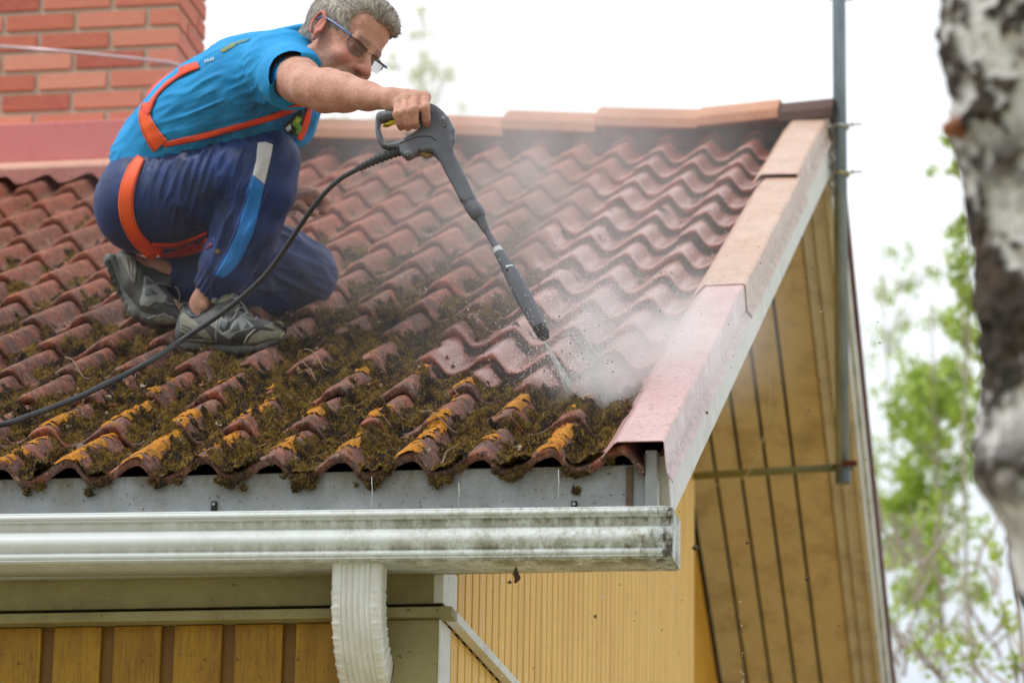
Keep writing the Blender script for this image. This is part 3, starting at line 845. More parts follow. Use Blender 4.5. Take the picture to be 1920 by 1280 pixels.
for i, (yy, zz, an, L) in enumerate(rows):
    cr = 0.0
    if 0.072 < L < 0.262:
        ph = ((L - 0.072) / 0.0272) % 1.0; cr = 0.0042 * (1 - abs(2 * ph - 1) ** 0.6) * -1 + 0.002
        cr = 0.0028 * math.exp(-((ph - 0.5) / 0.06) ** 2) + 0.0012 * ph - 0.001
    sc = 1.0 if L < 0.275 else 0.955
    if 0.262 < L < 0.275: sc = 1.012
    for (a, b_) in dsec(sc, cr):
        V.append((cx + a, yy + b_ * math.cos(an), zz + b_ * math.sin(an)))
N = 240
F = [(i * N + j, i * N + (j + 1) % N, (i + 1) * N + (j + 1) % N, (i + 1) * N + j) for i in range(len(rows) - 1) for j in range(N)]
ic = next(i for i, r_ in enumerate(rows) if r_[3] > 0.275)
Vn = np.array(V); Fn = np.array(F)
dsp = hp(mesh_np('downspout', Vn, Fn[:ic * N], dm.m)); 
o = mesh_np('lower_pipe', Vn, Fn[ic * N:], dm.m, dsp)
dn = M('grime_line', 0.8).color(lin((96, 84, 64))).m
r0 = rows[ic]
ringm = MB(); sec = dsec(1.0, 0.0012); 
pts = [(cx + a, r0[0] + b_ * math.cos(r0[2]), r0[1] + b_ * math.sin(r0[2])) for a, b_ in sec]; pts.append(pts[0])
ringm.tube(pts, 0.0012, 5, False); ringm.build('joint_seam', dn, dsp)
sc_ = MB(); sc_.tube([(cx - 0.013, -0.0665, zt - 0.019), (cx - 0.013, -0.0705, zt - 0.019)], 0.0038, 10); sc_.build('screw', steel_m, dsp)
col_ = MB(); col_.box((cx - hw - 0.006, -0.030 - hd - 0.004, zt - 0.011), (cx + hw + 0.006, -0.030 + hd + 0.006, zt - 0.004)); col_.build('outlet_collar', M('collar_grime', 0.6).color(lin((120, 112, 98))).m, dsp, bevel=0.002)

# ------------------------------------------------------------------ antenna mast on the gable apex
mast = empty('antenna_mast', 'grey steel pole standing clamped to the gable peak beside the birch', 'mast', tuple(onY(1577, 905, YR)))
MX = onY(1577, 500, YR)[0]; MY = YR
def mp(o):
    o.parent = mast; o.matrix_parent_inverse = Matrix.Translation(-Vector(mast.location)); return o
mm = M('galvanised_pole', 0.42, 0.55); mm.color(mm.mix(mm.val(mm.noise(8, 5, 0.7, vec=mm.mapping((3, 3, 0.6))), 0.35, 0.7), lin((150, 164, 174)), lin((112, 124, 134)))); mm.bump(mm.noise(60, 4), 0.1, 0.003)
zb = onY(1577, 903, YR)[2]
b = MB(); b.tube([(MX, MY, zb), (MX, MY, 4.4)], 0.0235, 28); mp(b.build('pole', mm.m, None, smooth=False))
for p in mast.children[0].data.polygons: p.use_smooth = len(p.vertices) == 4
b = MB(); b.tube([(MX, MY, zb - 0.004), (MX, MY, zb + 0.055)], 0.0255, 24); mp(b.build('pole_foot', M('dull_zinc', 0.5, 0.6).color(lin((96, 108, 116))).m))
gold = M('yellow_zinc', 0.35, 0.8).color(lin((196, 180, 130))).m; pal = M('pale_zinc', 0.4, 0.6).color(lin((206, 208, 204))).m
for py, mt in ((239, pal), (328, gold)):
    z = onY(1577, py, YR)[2]
    c = MB(); an = np.linspace(0, 2 * math.pi, 25); pts = [(MX + 0.0285 * math.cos(a), MY + 0.0285 * math.sin(a), z) for a in an]
    c.tube(pts, 0.0065, 8, False)
    c.tube([(MX - 0.028, MY - 0.02, z), (0.40, MY - 0.02, z - 0.008)], 0.0075, 8); c.tube([(MX - 0.028, MY + 0.02, z), (0.40, MY + 0.02, z - 0.006)], 0.0075, 8)
    cl = mp(c.build('clamp', mt, None, smooth=True))
    c = MB(); c.tube([(MX + 0.02, MY - 0.026, z), (MX + 0.078, MY - 0.026, z)], 0.0035, 8); c.tube([(MX + 0.040, MY - 0.026, z), (MX + 0.047, MY - 0.026, z)], 0.008, 6)
    cb = c.build('bolt', steel_m, cl)
z = onY(1577, 873, YR)[2]
c = MB(); c.tube([(XGF - 0.02, MY + 0.14, z + 0.004), (MX + 0.035, MY + 0.012, z)], 0.0135, 12)
mp(c.build('support_arm', M('mossy_arm', 0.7).color(lin((118, 118, 78))).m, None, smooth=True))
c = MB(); c.tube([(MX, MY - 0.03, z + 0.002), (MX + 0.05, MY - 0.03, z)], 0.010, 8); mp(c.build('arm_clamp', M('rust_brown', 0.8).color(lin((96, 44, 32))).m, None))
c = MB()
for i in range(9):     # chain hanging beside the peak
    zc = ZR - 0.03 - i * 0.027; an = np.linspace(0, 2 * math.pi, 13); a0 = i % 2
    pts = [(0.428 + (0.009 * math.cos(a) if a0 else 0.003), MY - 0.05 + (0.0 if a0 else 0.009 * math.cos(a)), zc + 0.017 * math.sin(a)) for a in an]
    c.tube(pts, 0.003, 6, False)
mp(c.build('chain', M('old_chain', 0.5, 0.7).color(lin((140, 132, 116))).m, None, smooth=True))
c = MB()
pts = smooth_path([onY(x, y, YR - 0.04) for x, y in ((1310, 905), (1350, 908), (1400, 890), (1432, 820), (1444, 740), (1440, 690))], 30)
c.tube(pts, 0.0022, 5, False)
tag(c.build('loose_wire', M('pale_wire', 0.5).color(lin((190, 176, 140))).m, None, smooth=True), 'thin pale wire looping under the planked gable overhang', 'wire')
c = MB(); c.tube([(MX - 0.045, MY, onY(1577, 2, YR)[2] + .01), (MX + 0.05, MY, onY(1577, 6, YR)[2] + .01)], 0.004, 6)
mp(c.build('cross_rod', steel_m, None))

# safety rod lying along the chimney
c = MB(); c.tube([onY(-20, 86, 3.86), onY(120, 97, 3.86), onY(250, 110, 3.86), onY(318, 118, 3.87), onY(338, 124, 3.90), onY(346, 130, 3.98)], 0.0068, 8)
tag(c.build('safety_rod', M('pale_pink_steel', 0.35, 0.3).color(lin((214, 196, 206))).m, None, smooth=True), 'thin pale metal rod running across the brick chimney', 'rod')
# ------------------------------------------------------------------ the washed (wet, clean) area and the moss, as fields over the roof
def px_roof(px, py): X, s, h = to_roof(on_roof(px, py, 0.0)); return float(X), float(s)
WASH = [px_roof(*p) for p in ((1150, 705), (1085, 735), (1000, 715), (905, 712), (800, 700), (830, 655), (900, 610), (985, 560), (1040, 500), (1030, 440), (1060, 400), (1120, 350), (1150, 300), (1180, 262), (1200, 240))] + [(0.6, 5.4), (0.6, 0.5)]
def poly_sd(poly, X, S):
    "signed distance (positive inside)"
    poly = np.array(poly); d = np.full(X.shape, 1e9); ins = np.zeros(X.shape, bool)
    for i in range(len(poly)):
        a, b = poly[i], poly[(i + 1) % len(poly)]; ab = b - a
        t = np.clip(((X - a[0]) * ab[0] + (S - a[1]) * ab[1]) / (ab @ ab), 0, 1)
        d = np.minimum(d, np.hypot(X - a[0] - t * ab[0], S - a[1] - t * ab[1]))
        c = ((a[1] > S) != (b[1] > S)) & (X < (b[0] - a[0]) * (S - a[1]) / (b[1] - a[1] + 1e-12) + a[0]); ins ^= c
    return np.where(ins, d, -d)
def fields(X, S):
    p = np.stack([X, S, 0 * X], -1).reshape(-1, 3)
    sd = poly_sd(WASH, X, S)
    nz = (fbm(p * 9, 3).reshape(X.shape) - 0.5) * 0.22
    wet = np.clip((sd + nz) / 0.05 + 0.5, 0, 1)
    # amount of growth: heavy low down, thinning upwards, little at the upper left
    low = np.clip((1.62 - S) / 0.75, 0, 1)
    mid = np.clip((3.5 - S) / 1.6, 0, 1) * np.clip((X + 1.15) / 0.5, 0.62, 1)
    side = np.clip(1.0 - np.clip((-0.95 - X) / 0.5, 0, 1) * np.clip((S - 0.75) / 0.5, 0, 1), 0.28, 1)
    amt = np.clip(0.38 + 0.44 * low * side + 0.70 * mid, 0, 1.22)
    return wet, amt, sd
# ------------------------------------------------------------------ tiles: one shell per tile, two waves wide
def tile_grid(xl, j, gxn, gyn, ang, dz):
    u = np.linspace(0, 1, gxn); v = np.linspace(0, 1, gyn)
    U, Vv = np.meshgrid(u, v, indexing='ij')
    X = xl + U * 0.2995; S = j * EXPO + Vv * (EXPO + 0.045)
    h = TA * (wave(X) - 1) + 0.018 - TL * (Vv * (EXPO + 0.045) / EXPO) + dz
    # rounded nose
    d = Vv * (EXPO + 0.045); h = h - 0.008 * np.exp(-d / 0.006)
    # raised interlock rib on the left rim of each tile
    h = h + 0.0035 * np.exp(-((U - 0.03) / 0.018) ** 2)
    return X, S + ang * (U - 0.5) * 0.3, h
VT = []; FT = []; base = 0; AW = []; AM = []; AR = []
tr = random.Random(3)
XR = X0 + LAM * 0.0 - 0.045        # right rim of the last whole tile
gxn = 33
yrows = [0, 0.006, 0.014, 0.03, 0.07, 0.14, 0.3, 0.5, 0.7, 0.85, 1.0]
cols = [XR + 0.3 * k for k in range(-17, 2)]
for j in range(0, 15):
    for xl in cols:
        if xl > 0.36: continue
        if xl + 0.3 < LEFT + 0.2: continue
        u = np.linspace(0, 1, gxn); v = np.array(yrows)
        U, Vv = np.meshgrid(u, v, indexing='ij'); keep = True
        ang = tr.uniform(-0.008, 0.008); dz = tr.uniform(-0.0025, 0.0025); ds_ = tr.uniform(-0.006, 0.006)
        if j == 0: ds_ *= 1.6
        X = xl + U * 0.2995; d = Vv * (EXPO + 0.045)
        S = j * EXPO + d + ds_ + ang * (U - 0.5)
        if j == 14: S = np.minimum(S, 5.0)
        rough_ = (fbm(np.stack([X * 40, S * 40, 0 * X], -1).reshape(-1, 3), 2).reshape(X.shape) - 0.5) * 0.002
        h = TA * (wave(X) - 1) + 0.018 - TL * (d / EXPO) + dz - 0.007 * np.exp(-d / 0.005) + 0.0032 * np.exp(-((U - 0.035) / 0.02) ** 2) + rough_
        X = np.minimum(X, 0.372)
        top = rp_arr(X, S, h)
        # nose face and underside
        t = 0.0165
        f0 = rp_arr(X[:, 0], S[:, 0] + 0.0015, h[:, 0] - t * 0.45); f1 = rp_arr(X[:, 0], S[:, 0] + 0.004, h[:, 0] - t)
        f2 = rp_arr(X[:, 0], S[:, 0] + (0.30 if j == 0 else 0.05), h[:, 0] - t - (TL * 0.8 if j == 0 else 0))
        G = np.concatenate([f2[:, None], f1[:, None], f0[:, None], top], 1)      # gx, rows, 3
        nx_, ny_ = G.shape[:2]
        VT.append(G.reshape(-1, 3))
        a = base + (np.arange(nx_ - 1)[:, None] * ny_ + np.arange(ny_ - 1)[None]).ravel()
        FT.append(np.stack([a, a + ny_, a + ny_ + 1, a + 1], 1)); base += nx_ * ny_
        AR.append(np.full(nx_ * ny_, tr.random()))
VT = np.concatenate(VT); FT = np.concatenate(FT)
Xr, Sr, Hr = to_roof(VT)
wet, amt, sd = fields(Xr, Sr)
crest = wave(Xr)
m = M('clay_tile', 0.8)
W, A_, C_, RND = m.attr('wet'), m.attr('growth'), m.attr('crest'), m.attr('rnd')
n1 = m.noise(7, 6, 0.7); n2 = m.noise(34, 6, 0.72); n3 = m.noise(150, 4, 0.7); n4 = m.noise(16, 7, 0.75)
dry = m.mix(m.val(n1, 0.35, 0.68), lin((198, 114, 86)), lin((160, 88, 64)))
dry = m.mix(m.val(RND, 0.3, 1, 0, 0.85), dry, lin((150, 92, 74)))
dry = m.mix(m.val(n2, 0.46, 0.64, 0, 0.6), dry, lin((146, 118, 100)))
dry = m.mix(m.math('MULTIPLY', m.val(C_, 0.5, 0.0, 0, 0.85), m.val(n4, 0.36, 0.56)), dry, lin((110, 86, 68)))   # silt in the pans
film = m.math('MULTIPLY', m.val(A_, 0.30, 0.95), m.val(n4, 0.38, 0.56, 0.0, 1))
film = m.math('MULTIPLY', film, m.math('SUBTRACT', 1.0, W))
dry = m.mix(m.math('MINIMUM', m.math('MULTIPLY', film, 0.9), 0.85), dry, m.mix(m.val(n2, 0.42, 0.6), lin((70, 52, 48)), lin((120, 98, 92))))
s1_ = m.noise(58, 5, 0.85); s2_ = m.noise(120, 4, 0.8); s3_ = m.noise(40, 6, 0.85)
dry = m.mix(m.val(s1_, 0.545, 0.575, 0, 0.75), dry, lin((70, 44, 36)))
dry = m.mix(m.val(s2_, 0.56, 0.60, 0, 0.8), dry, lin((46, 34, 28)))
dry = m.mix(m.val(s3_, 0.58, 0.62, 0, 0.6), dry, lin((206, 174, 150)))
wetc = m.mix(m.val(n2, 0.4, 0.64), lin((160, 78, 58)), lin((188, 106, 86)))
wetc = m.mix(m.val(n4, 0.5, 0.64, 0, 0.5), wetc, lin((128, 72, 58)))
dots = m.math('MULTIPLY', m.val(m.noise(66, 4, 0.85), 0.585, 0.61), m.val(n1, 0.38, 0.50))
wetc = m.mix(dots, wetc, lin((40, 34, 26)))
wetc = m.mix(m.val(s2_, 0.60, 0.64, 0, 0.6), wetc, lin((64, 44, 36)))
col = m.mix(W, dry, wetc)
m.color(col)
m.l.new(m.math('MULTIPLY', W, 0.6), m.b.inputs['Coat Weight']); m.b.inputs['Coat Roughness'].default_value = 0.2
m.roughness(m.math('ADD', m.val(W, 0, 1, 0.86, 0.22), m.math('MULTIPLY', dots, 0.4)))
m.bump(n2, 0.5, 0.008); m.bump(n3, 0.6, 0.004)
tile_m = m.m
tiles = hp(mesh_np('tiled_roof', VT, FT, tile_m, None, True, {'wet': wet, 'growth': amt, 'crest': crest, 'rnd': np.concatenate(AR)}))

# ------------------------------------------------------------------ moss cushions over the tiles (ground cover: nobody could count it)
def moss_thickness(X, S):
    wet, amt, sd = fields(X, S)
    p = np.stack([X, S, 0 * X], -1).reshape(-1, 3)
    n1 = fbm(p * 11 + 3.1, 3).reshape(X.shape); n2 = fbm(p * 38 + 9.7, 3).reshape(X.shape); n3 = fbm(p * 120, 2).reshape(X.shape)
    t = np.mod(S / EXPO, 1.0); w = wave(X)
    pan = 1 - w
    under = np.exp(-((1 - t) / 0.22) ** 2)                 # silt gathers just above, against the next nose
    nose = np.exp(-(t / 0.10) ** 2) * pan
    m_ = (n1 - .5) * 1.5 + (n2 - .5) * 1.0 + 0.52 * pan + 0.22 * under + 0.12 * nose - 0.44 - 0.10 * w
    m_ = m_ + (amt - 0.90) * 0.75
    big = fbm(p * 24 + 50, 2).reshape(X.shape)
    dryt = np.clip(m_ * 2.5, 0, 1) * np.clip(big - .48, 0, 1) * 0.055 + np.clip(m_ * 3.2, 0, 1) * (0.004 + 0.034 * np.clip(n2 - .25, 0, 1)) + np.where(m_ > 0, (n3 - 0.5) * 0.006, 0)
    mw = n1 * 0.8 + n2 * 0.9 + 0.36 * under * 1.0 - 1.20 + 0.32 * np.exp(-((np.mod((X - X0) / LAM, 1) - .16) / .14) ** 2) * under + 0.18 * np.clip(0.9 - S, 0, 1)
    wett = np.clip(mw * 4, 0, 1) * (0.005 + 0.010 * n2)
    th = dryt * (1 - wet) + wett * wet
    th = np.where((m_ * (1 - wet) + mw * wet) > 0, th, -0.004)
    # splash ridge of loosened moss at the edge of the washed part
    edge = np.exp(-((sd + 0.02) / 0.03) ** 2) * np.clip((2.0 - S), 0, 1)
    th = th + np.where(th > 0, edge * 0.012 * n2, 0)
    return th, wet, n1, n2, w, t
def moss_mesh(x0, x1, s0, s1, d, name):
    xs = np.arange(x0, x1, d); ss = np.arange(s0, s1, d)
    X, S = np.meshgrid(xs, ss, indexing='ij')
    th, wet, n1, n2, w, t = moss_thickness(X, S)
    jx = (vnoise(np.stack([X * 300, S * 300, 0 * X], -1).reshape(-1, 3)).reshape(X.shape) - 0.5) * d * 0.7
    ok = (X < 0.34)
    h = TA * (w - 1) + 0.018 - TL * t
    # round the drop at each nose
    h = h - 0.010 * np.exp(-t / 0.02)
    hh = h + th
    low = np.clip((0.02 - S) / 0.02, 0, 1)
    V = rp_arr(X + jx, S, hh).reshape(-1, 3)
    nx_, ny_ = X.shape
    a = (np.arange(nx_ - 1)[:, None] * ny_ + np.arange(ny_ - 1)[None])
    tv = th; mx = np.maximum.reduce([tv[:-1, :-1], tv[1:, :-1], tv[1:, 1:], tv[:-1, 1:]])
    dt = np.abs(np.diff(np.floor(S / EXPO), axis=1))[:-1] > 0
    keep = (mx > 0) & ok[:-1, :-1]
    a = a[keep]
    F = np.stack([a, a + ny_, a + ny_ + 1, a + 1], 1)
    used = np.unique(F); remap = np.full(nx_ * ny_, -1, np.int64); remap[used] = np.arange(len(used))
    g = lambda q: q.ravel()[used]
    p2 = V[used]
    lich = np.clip((g(w) - 0.72) / 0.2, 0, 1) * np.clip((0.95 - g(S)) / 0.5, 0, 1) * (1 - g(wet))
    return p2, remap[F], {'wet': g(wet), 'crest': g(w), 'lichen': lich, 'thick': np.clip(g(th) / 0.02, 0, 1)}
mo = M('moss', 0.95)
W, C_, T_ = mo.attr('wet'), mo.attr('crest'), mo.attr('thick')
a1 = mo.noise(13, 6, 0.75); a2 = mo.noise(70, 5, 0.8); a3 = mo.noise(260, 3, 0.7)
c_ = mo.ramp(a1, [(0.36, lin((24, 16, 12))), (0.47, lin((52, 34, 24))), (0.51, lin((104, 76, 34))), (0.57, lin((168, 142, 44))), (0.62, lin((110, 70, 30))), (0.68, lin((48, 32, 22)))])  # random near-black tones also stand in for shade between the cushions
c_ = mo.mix(mo.val(a2, 0.35, 0.62), c_, mo.mix(mo.val(a1, .42, .56), lin((34, 22, 18)), lin((112, 86, 36))))
c_ = mo.mix(mo.val(a2, 0.58, 0.66, 0, 0.9), c_, lin((172, 142, 56)))
c_ = mo.mix(W, c_, mo.mix(a2, lin((40, 32, 26)), lin((98, 84, 66))))
mo.color(c_); mo.bump(a2, 0.9, 0.012); mo.bump(a3, 0.9, 0.006)
moss_m = mo.m
V1, F1, at1 = moss_mesh(-1.15, 0.345, 0.004, 2.6, 0.0042, 'moss')
mossA = tag(mesh_np('moss', V1, F1, moss_m, None, True, at1), kind='stuff'); mossA['label'] = 'thick brown and yellow-green moss cushions covering the lower tiles'
V2, F2, at2 = moss_mesh(-3.2, 0.345, 2.6, 4.95, 0.009, 'moss_upper')
mossB = tag(mesh_np('moss', V2, F2, moss_m, None, True, at2), kind='stuff'); mossB['label'] = 'thin moss patches between the upper tiles'
V3, F3, at3 = moss_mesh(-2.4, -1.15, 0.004, 2.6, 0.007, 'm3')
mossC = tag(mesh_np('moss', V3, F3, moss_m, None, True, at3), kind='stuff'); mossC['label'] = 'moss on the tiles left of the kneeling man'

# upstanding moss shoots
def shoots(V, at, count, hmin, hmax, seed, minthick=0.15):
    r = np.random.default_rng(seed); ok = np.where(at['thick'] > minthick)[0]
    if not len(ok): return None
    id_ = r.choice(ok, count); b = V[id_] + r.normal(size=(count, 3)) * 0.002
    d = RN + r.normal(size=(count, 3)) * 0.75; d /= np.linalg.norm(d, axis=1)[:, None]
    L = r.uniform(hmin, hmax, count)[:, None]; sd_ = np.cross(d, r.normal(size=(count, 3))); sd_ /= np.linalg.norm(sd_, axis=1)[:, None]
    w = L * 0.16
    q = np.stack([b - sd_ * w, b + sd_ * w, b + d * L + sd_ * w * 0.3, b + d * L - sd_ * w * 0.3], 1).reshape(-1, 3)
    F = np.arange(count * 4).reshape(-1, 4)
    return q, F, np.repeat(at['wet'][id_], 4)
sm_ = M('moss_shoots', 0.9)
W = sm_.attr('wet'); rid = sm_.n.new('ShaderNodeNewGeometry').outputs['Random Per Island']; b1 = sm_.noise(13, 6, 0.75)
c_ = sm_.ramp(sm_.math('ADD', sm_.math('MULTIPLY', rid, 0.45), sm_.math('MULTIPLY', b1, 0.75)), [(0.25, lin((26, 18, 14))), (0.45, lin((50, 34, 22))), (0.54, lin((98, 72, 30))), (0.66, lin((170, 142, 44))), (0.76, lin((112, 72, 34))), (0.85, lin((58, 38, 26))), (0.97, lin((156, 122, 84)))])
sm_.color(sm_.mix(W, c_, lin((50, 42, 34))))
for (Vv, at, cnt, a, b_, sd0) in ((V1, at1, 90000, 0.003, 0.009, 1), (V3, at3, 26000, 0.003, 0.010, 2), (V2, at2, 16000, 0.004, 0.010, 3)):
    q = shoots(Vv, at, cnt, a, b_, sd0)
    if q: 
        o = mesh_np('moss_shoots', q[0], q[1], sm_.m, None, False, {'wet': q[2]}); tag(o, kind='stuff'); o['label'] = 'fine moss shoots standing on the tiles'

# ------------------------------------------------------------------ orange crust lichen on the crests near the eave
def lichen_mesh():
    d = 0.0032; xs = np.arange(-1.15, 0.26, d); ss = np.arange(0.004, 1.15, d)
    X, S = np.meshgrid(xs, ss, indexing='ij'); wet, amt, sd = fields(X, S)
    p = np.stack([X, S, 0 * X], -1).reshape(-1, 3)
    n1 = fbm(p * np.array([14, 7, 1]) + 31, 3).reshape(X.shape); n2 = fbm(p * 60 + 5, 3).reshape(X.shape); w = wave(X); t = np.mod(S / EXPO, 1)
    row = np.floor(S / EXPO)
    m_ = (w - 0.72) * 1.5 + (n1 - 0.5) * 1.9 + (n2 - 0.5) * 3.6 + (fbm(p * 6 + 70, 2).reshape(X.shape) - .5) * 3.6 - np.clip(row - 0.0, 0, 9) * 0.42 - 0.42 - 0.5 * np.clip((t - 0.72) / 0.2, 0, 1) - wet * 2 - (w < 0.68) * 0.8
    th = np.where(m_ > 0, 0.0012 + 0.004 * n2 + 0.005 * np.clip(m_, 0, 0.35), -0.004)
    mt, *_r = moss_thickness(X, S)
    m_ = m_ - np.clip(mt - .002, 0, .02) * 40; th = np.where(m_ > 0, th, -.004)
    h = TA * (w - 1) + 0.018 - TL * t - 0.010 * np.exp(-t / 0.02) + np.clip(mt, 0, .003) + th
    V = rp_arr(X, S, h).reshape(-1, 3); nx_, ny_ = X.shape
    a = (np.arange(nx_ - 1)[:, None] * ny_ + np.arange(ny_ - 1)[None])
    mx = np.minimum.reduce([m_[:-1, :-1], m_[1:, :-1], m_[1:, 1:], m_[:-1, 1:]])
    a = a[mx > -0.03]
    F = np.stack([a, a + ny_, a + ny_ + 1, a + 1], 1); used = np.unique(F); rm = np.full(nx_ * ny_, -1, np.int64); rm[used] = np.arange(len(used))
    return V[used], rm[F]
VL, FL = lichen_mesh()
m = M('orange_lichen', 0.9)
c_ = m.ramp(m.noise(110, 4, 0.75), [(0.3, lin((128, 72, 18))), (0.5, lin((206, 132, 22))), (0.7, lin((232, 164, 40)))])
c_ = m.mix(m.val(m.noise(40, 5, .8), 0.5, 0.60, 0, 0.8), c_, lin((128, 104, 38)))
m.color(c_); m.bump(m.noise(220, 3), 1.0, 0.006)
lich = tag(mesh_np('lichen', VL, FL, m.m), kind='stuff'); lich['label'] = 'bright orange lichen crusting the tile crests along the eave'

# clods hanging over the eave
cl = Field((-1.25, -0.06, -0.10), (0.36, 0.05, 0.05), 0.0035)
rr = random.Random(11)
for k in range(-1, 11):
    xv = X0 - LAM * k + 0.060
    if xv > 0.33: continue
    dens = 10 if k < 6 else 5
    if k in (4,): dens = 14
    for q in range(dens):
        x = xv + rr.gauss(0, 0.022); hz = TA * (float(wave(np.array(x))) - 1) + 0.018
        zz = hz - 0.010 - abs(rr.gauss(0, 0.011)); r = rr.uniform(0.004, 0.010)
        if k in (0, 1, 2): zz -= rr.uniform(0, 0.006)
        cl.ell(rp(x, rr.uniform(-0.004, 0.008), zz), (r, r * 0.9, r * 0.9), k=0.006)
Vc, Fc = cl.mesh()
Nc = normals(Vc, Fc); Vc = Vc + Nc * ((fbm(Vc * 160, 3) - 0.5) * 0.010)[:, None]
clods = tag(mesh_np('moss_clods', Vc, Fc, moss_m, None, True, {'wet': np.full(len(Vc), 0.35), 'crest': np.zeros(len(Vc)), 'thick': np.ones(len(Vc))}), kind='stuff')
clods['label'] = 'dark moss clods hanging from the tile ends over the fascia'
clat = {'thick': np.ones(len(Vc)), 'wet': np.full(len(Vc), 0.3)}
q = shoots(Vc, clat, 7000, 0.003, 0.009, 9)
o = mesh_np('moss_shoots', q[0], q[1], sm_.m, None, False, {'wet': q[2]}); tag(o, kind='stuff'); o['label'] = 'wisps of moss on the eave clods'

# ------------------------------------------------------------------ dry leaves, twigs
leaf_mats = []
for i, c in enumerate(((206, 186, 160), (172, 118, 84), (222, 214, 200), (150, 104, 70))):
    m = M('dry_leaf', 0.8); m.color(m.mix(m.noise(90, 3), lin(c), tuple(0.7 * x for x in lin(c)[:3]) + (1,))); leaf_mats.append(m.m)
def surf(X, S):
    th, *_q = moss_thickness(np.array([[X]]), np.array([[S]])); return float(tile_h(np.array(X), np.array(S))) + max(0.0, float(th[0, 0]))
def leaf(X, S, size, mat, seed, lift=0.004):
    r = random.Random(seed); bm = bmesh.new(); out = []; N = 14
    for k in range(N):
        a = 2 * math.pi * k / N; rad = (1 - 0.32 * abs(math.sin(a))) * (1 + 0.22 * r.uniform(-1, 1)) * size
        out.append(bm.verts.new((rad * math.cos(a), rad * 0.62 * math.sin(a), 0.28 * size * math.cos(a * 2 + seed) + 0.15 * size * r.uniform(-1, 1))))
    c = bm.verts.new((0, 0, -0.12 * size))
    for k in range(N): bm.faces.new((out[k], out[(k + 1) % N], c))
    me = bpy.data.meshes.new('dry_leaf'); bm.to_mesh(me); bm.free(); me.materials.append(mat)
    o = bpy.data.objects.new('dry_leaf', me); COL.objects.link(o)
    o.location = rp(X, S, surf(X, S) + lift + size * .25); o.rotation_euler = (TH + r.uniform(-0.5, 0.5), r.uniform(-0.5, 0.5), r.uniform(0, 6.28))
    s = o.modifiers.new('solid', 'SOLIDIFY'); s.thickness = 0.0006
    return o
big = [((402, 780), 0.0155, 2, 'pale curled leaf lying alone in the tile valley below the man'), ((697, 718), 0.017, 1, 'tan rolled leaf on the tiles left of the wet strip'), ((371, 712), 0.015, 1, 'brown leaf standing among moss below the grey shoe'),
       ((234, 716), 0.014, 1, 'reddish leaf beside white flakes just above the hose'), ((14, 830), 0.013, 0, 'beige leaf at the far left edge of the eave'), ((965, 837), 0.014, 0, 'pale folded leaf lying at the eave near the verge'),
       ((505, 702), 0.010, 2, 'small white leaf on moss below the shoe toe'), ((265, 716), 0.010, 2, 'white leaf fragment right of the reddish leaf by the hose'), ((145, 830), 0.014, 2, 'whitish crumpled leaf near the eave, below the hose')]
for i, (p, sz, mi, lb) in enumerate(big):
    X, S = px_roof(*p); S += 0.03; o = leaf(X, S, sz, leaf_mats[mi], 40 + i, 0.008); tag(o, lb, 'leaf', 'fallen leaves on the tiles')
rr = random.Random(5); cnt = 0
while cnt < 46:
    px, py = rr.uniform(0, 940), rr.uniform(640, 850)
    if rr.random() < 0.45: px, py = rr.gauss(170, 60), rr.gauss(745, 22)
    if 330 < px < 540 and py < 665 or px < 0: continue
    X, S = px_roof(px, py)
    if S < 0.03: continue
    o = leaf(X, S, rr.uniform(0.006, 0.0125), leaf_mats[rr.choice([0, 0, 2, 2, 3])], 100 + cnt, 0.005)
    tag(o, 'tiny pale scrap of dead leaf lying on the mossy tiles', 'leaf', 'leaf scraps scattered over the mossy tiles'); cnt += 1
tw_m = [M('grey_twig', 0.8).color(lin((150, 130, 110))).m, M('dark_twig', 0.8).color(lin((84, 66, 50))).m]
def twig(pxs, mat, r0, lift=0.012):
    pts = []
    for (x, y) in smooth_path(pxs, 14):
        X, S = px_roof(x, y); pts.append(rp(X, S, surf(X, max(S, 0.01)) * 0.5 + 0.5 * (0.018) + lift))
    pts = np.array(pts); pts[1:-1] = (pts[:-2] + pts[1:-1] + pts[2:]) / 3
    b = MB(); b.tube(pts, np.linspace(r0, r0 * 0.4, len(pts)), 5); return b.build('twig', mat, None, smooth=True)
tws = [([(124, 688), (150, 702), (178, 716)], 0, 0.0016, 'pale straight twig above the hose at left'), ([(0, 744), (60, 735), (110, 720), (170, 712)], 1, 0.0014, 'long dark twig crossing the tiles left of the hose'),
       ([(60, 812), (85, 785), (130, 765), (200, 750), (240, 735)], 1, 0.0013, 'thin dark twig arching under the hose'), ([(572, 670), (598, 685), (618, 700)], 0, 0.0013, 'pale twig on moss right of the grey shoe'),
       ([(568, 692), (585, 705), (592, 720)], 0, 0.0012, 'short curved twig below the straight pale one'), ([(792, 784), (820, 795), (858, 812)], 0, 0.0014, 'grey twig at the eave below the wet tiles'),
       ([(1180, 765), (1200, 750), (1225, 746)], 1, 0.0012, 'curved twig lying on the pink verge sheet'), ([(830, 890), (836, 865), (850, 845), (872, 838)], 0, 0.0012, 'pale curved stalk hanging over the eave clods'),
       ([(270, 752), (330, 748), (400, 735), (440, 720)], 1, 0.0012, 'wiry dark twig on moss to the right of the hose'), ([(640, 780), (668, 765), (690, 752)], 0, 0.001, 'fine pale twig on the middle eave tiles')]
for px, mi, r0, lb in tws: tag(twig(px, tw_m[mi], r0), lb, 'twig', 'twigs on the tiles')
rr = random.Random(8)
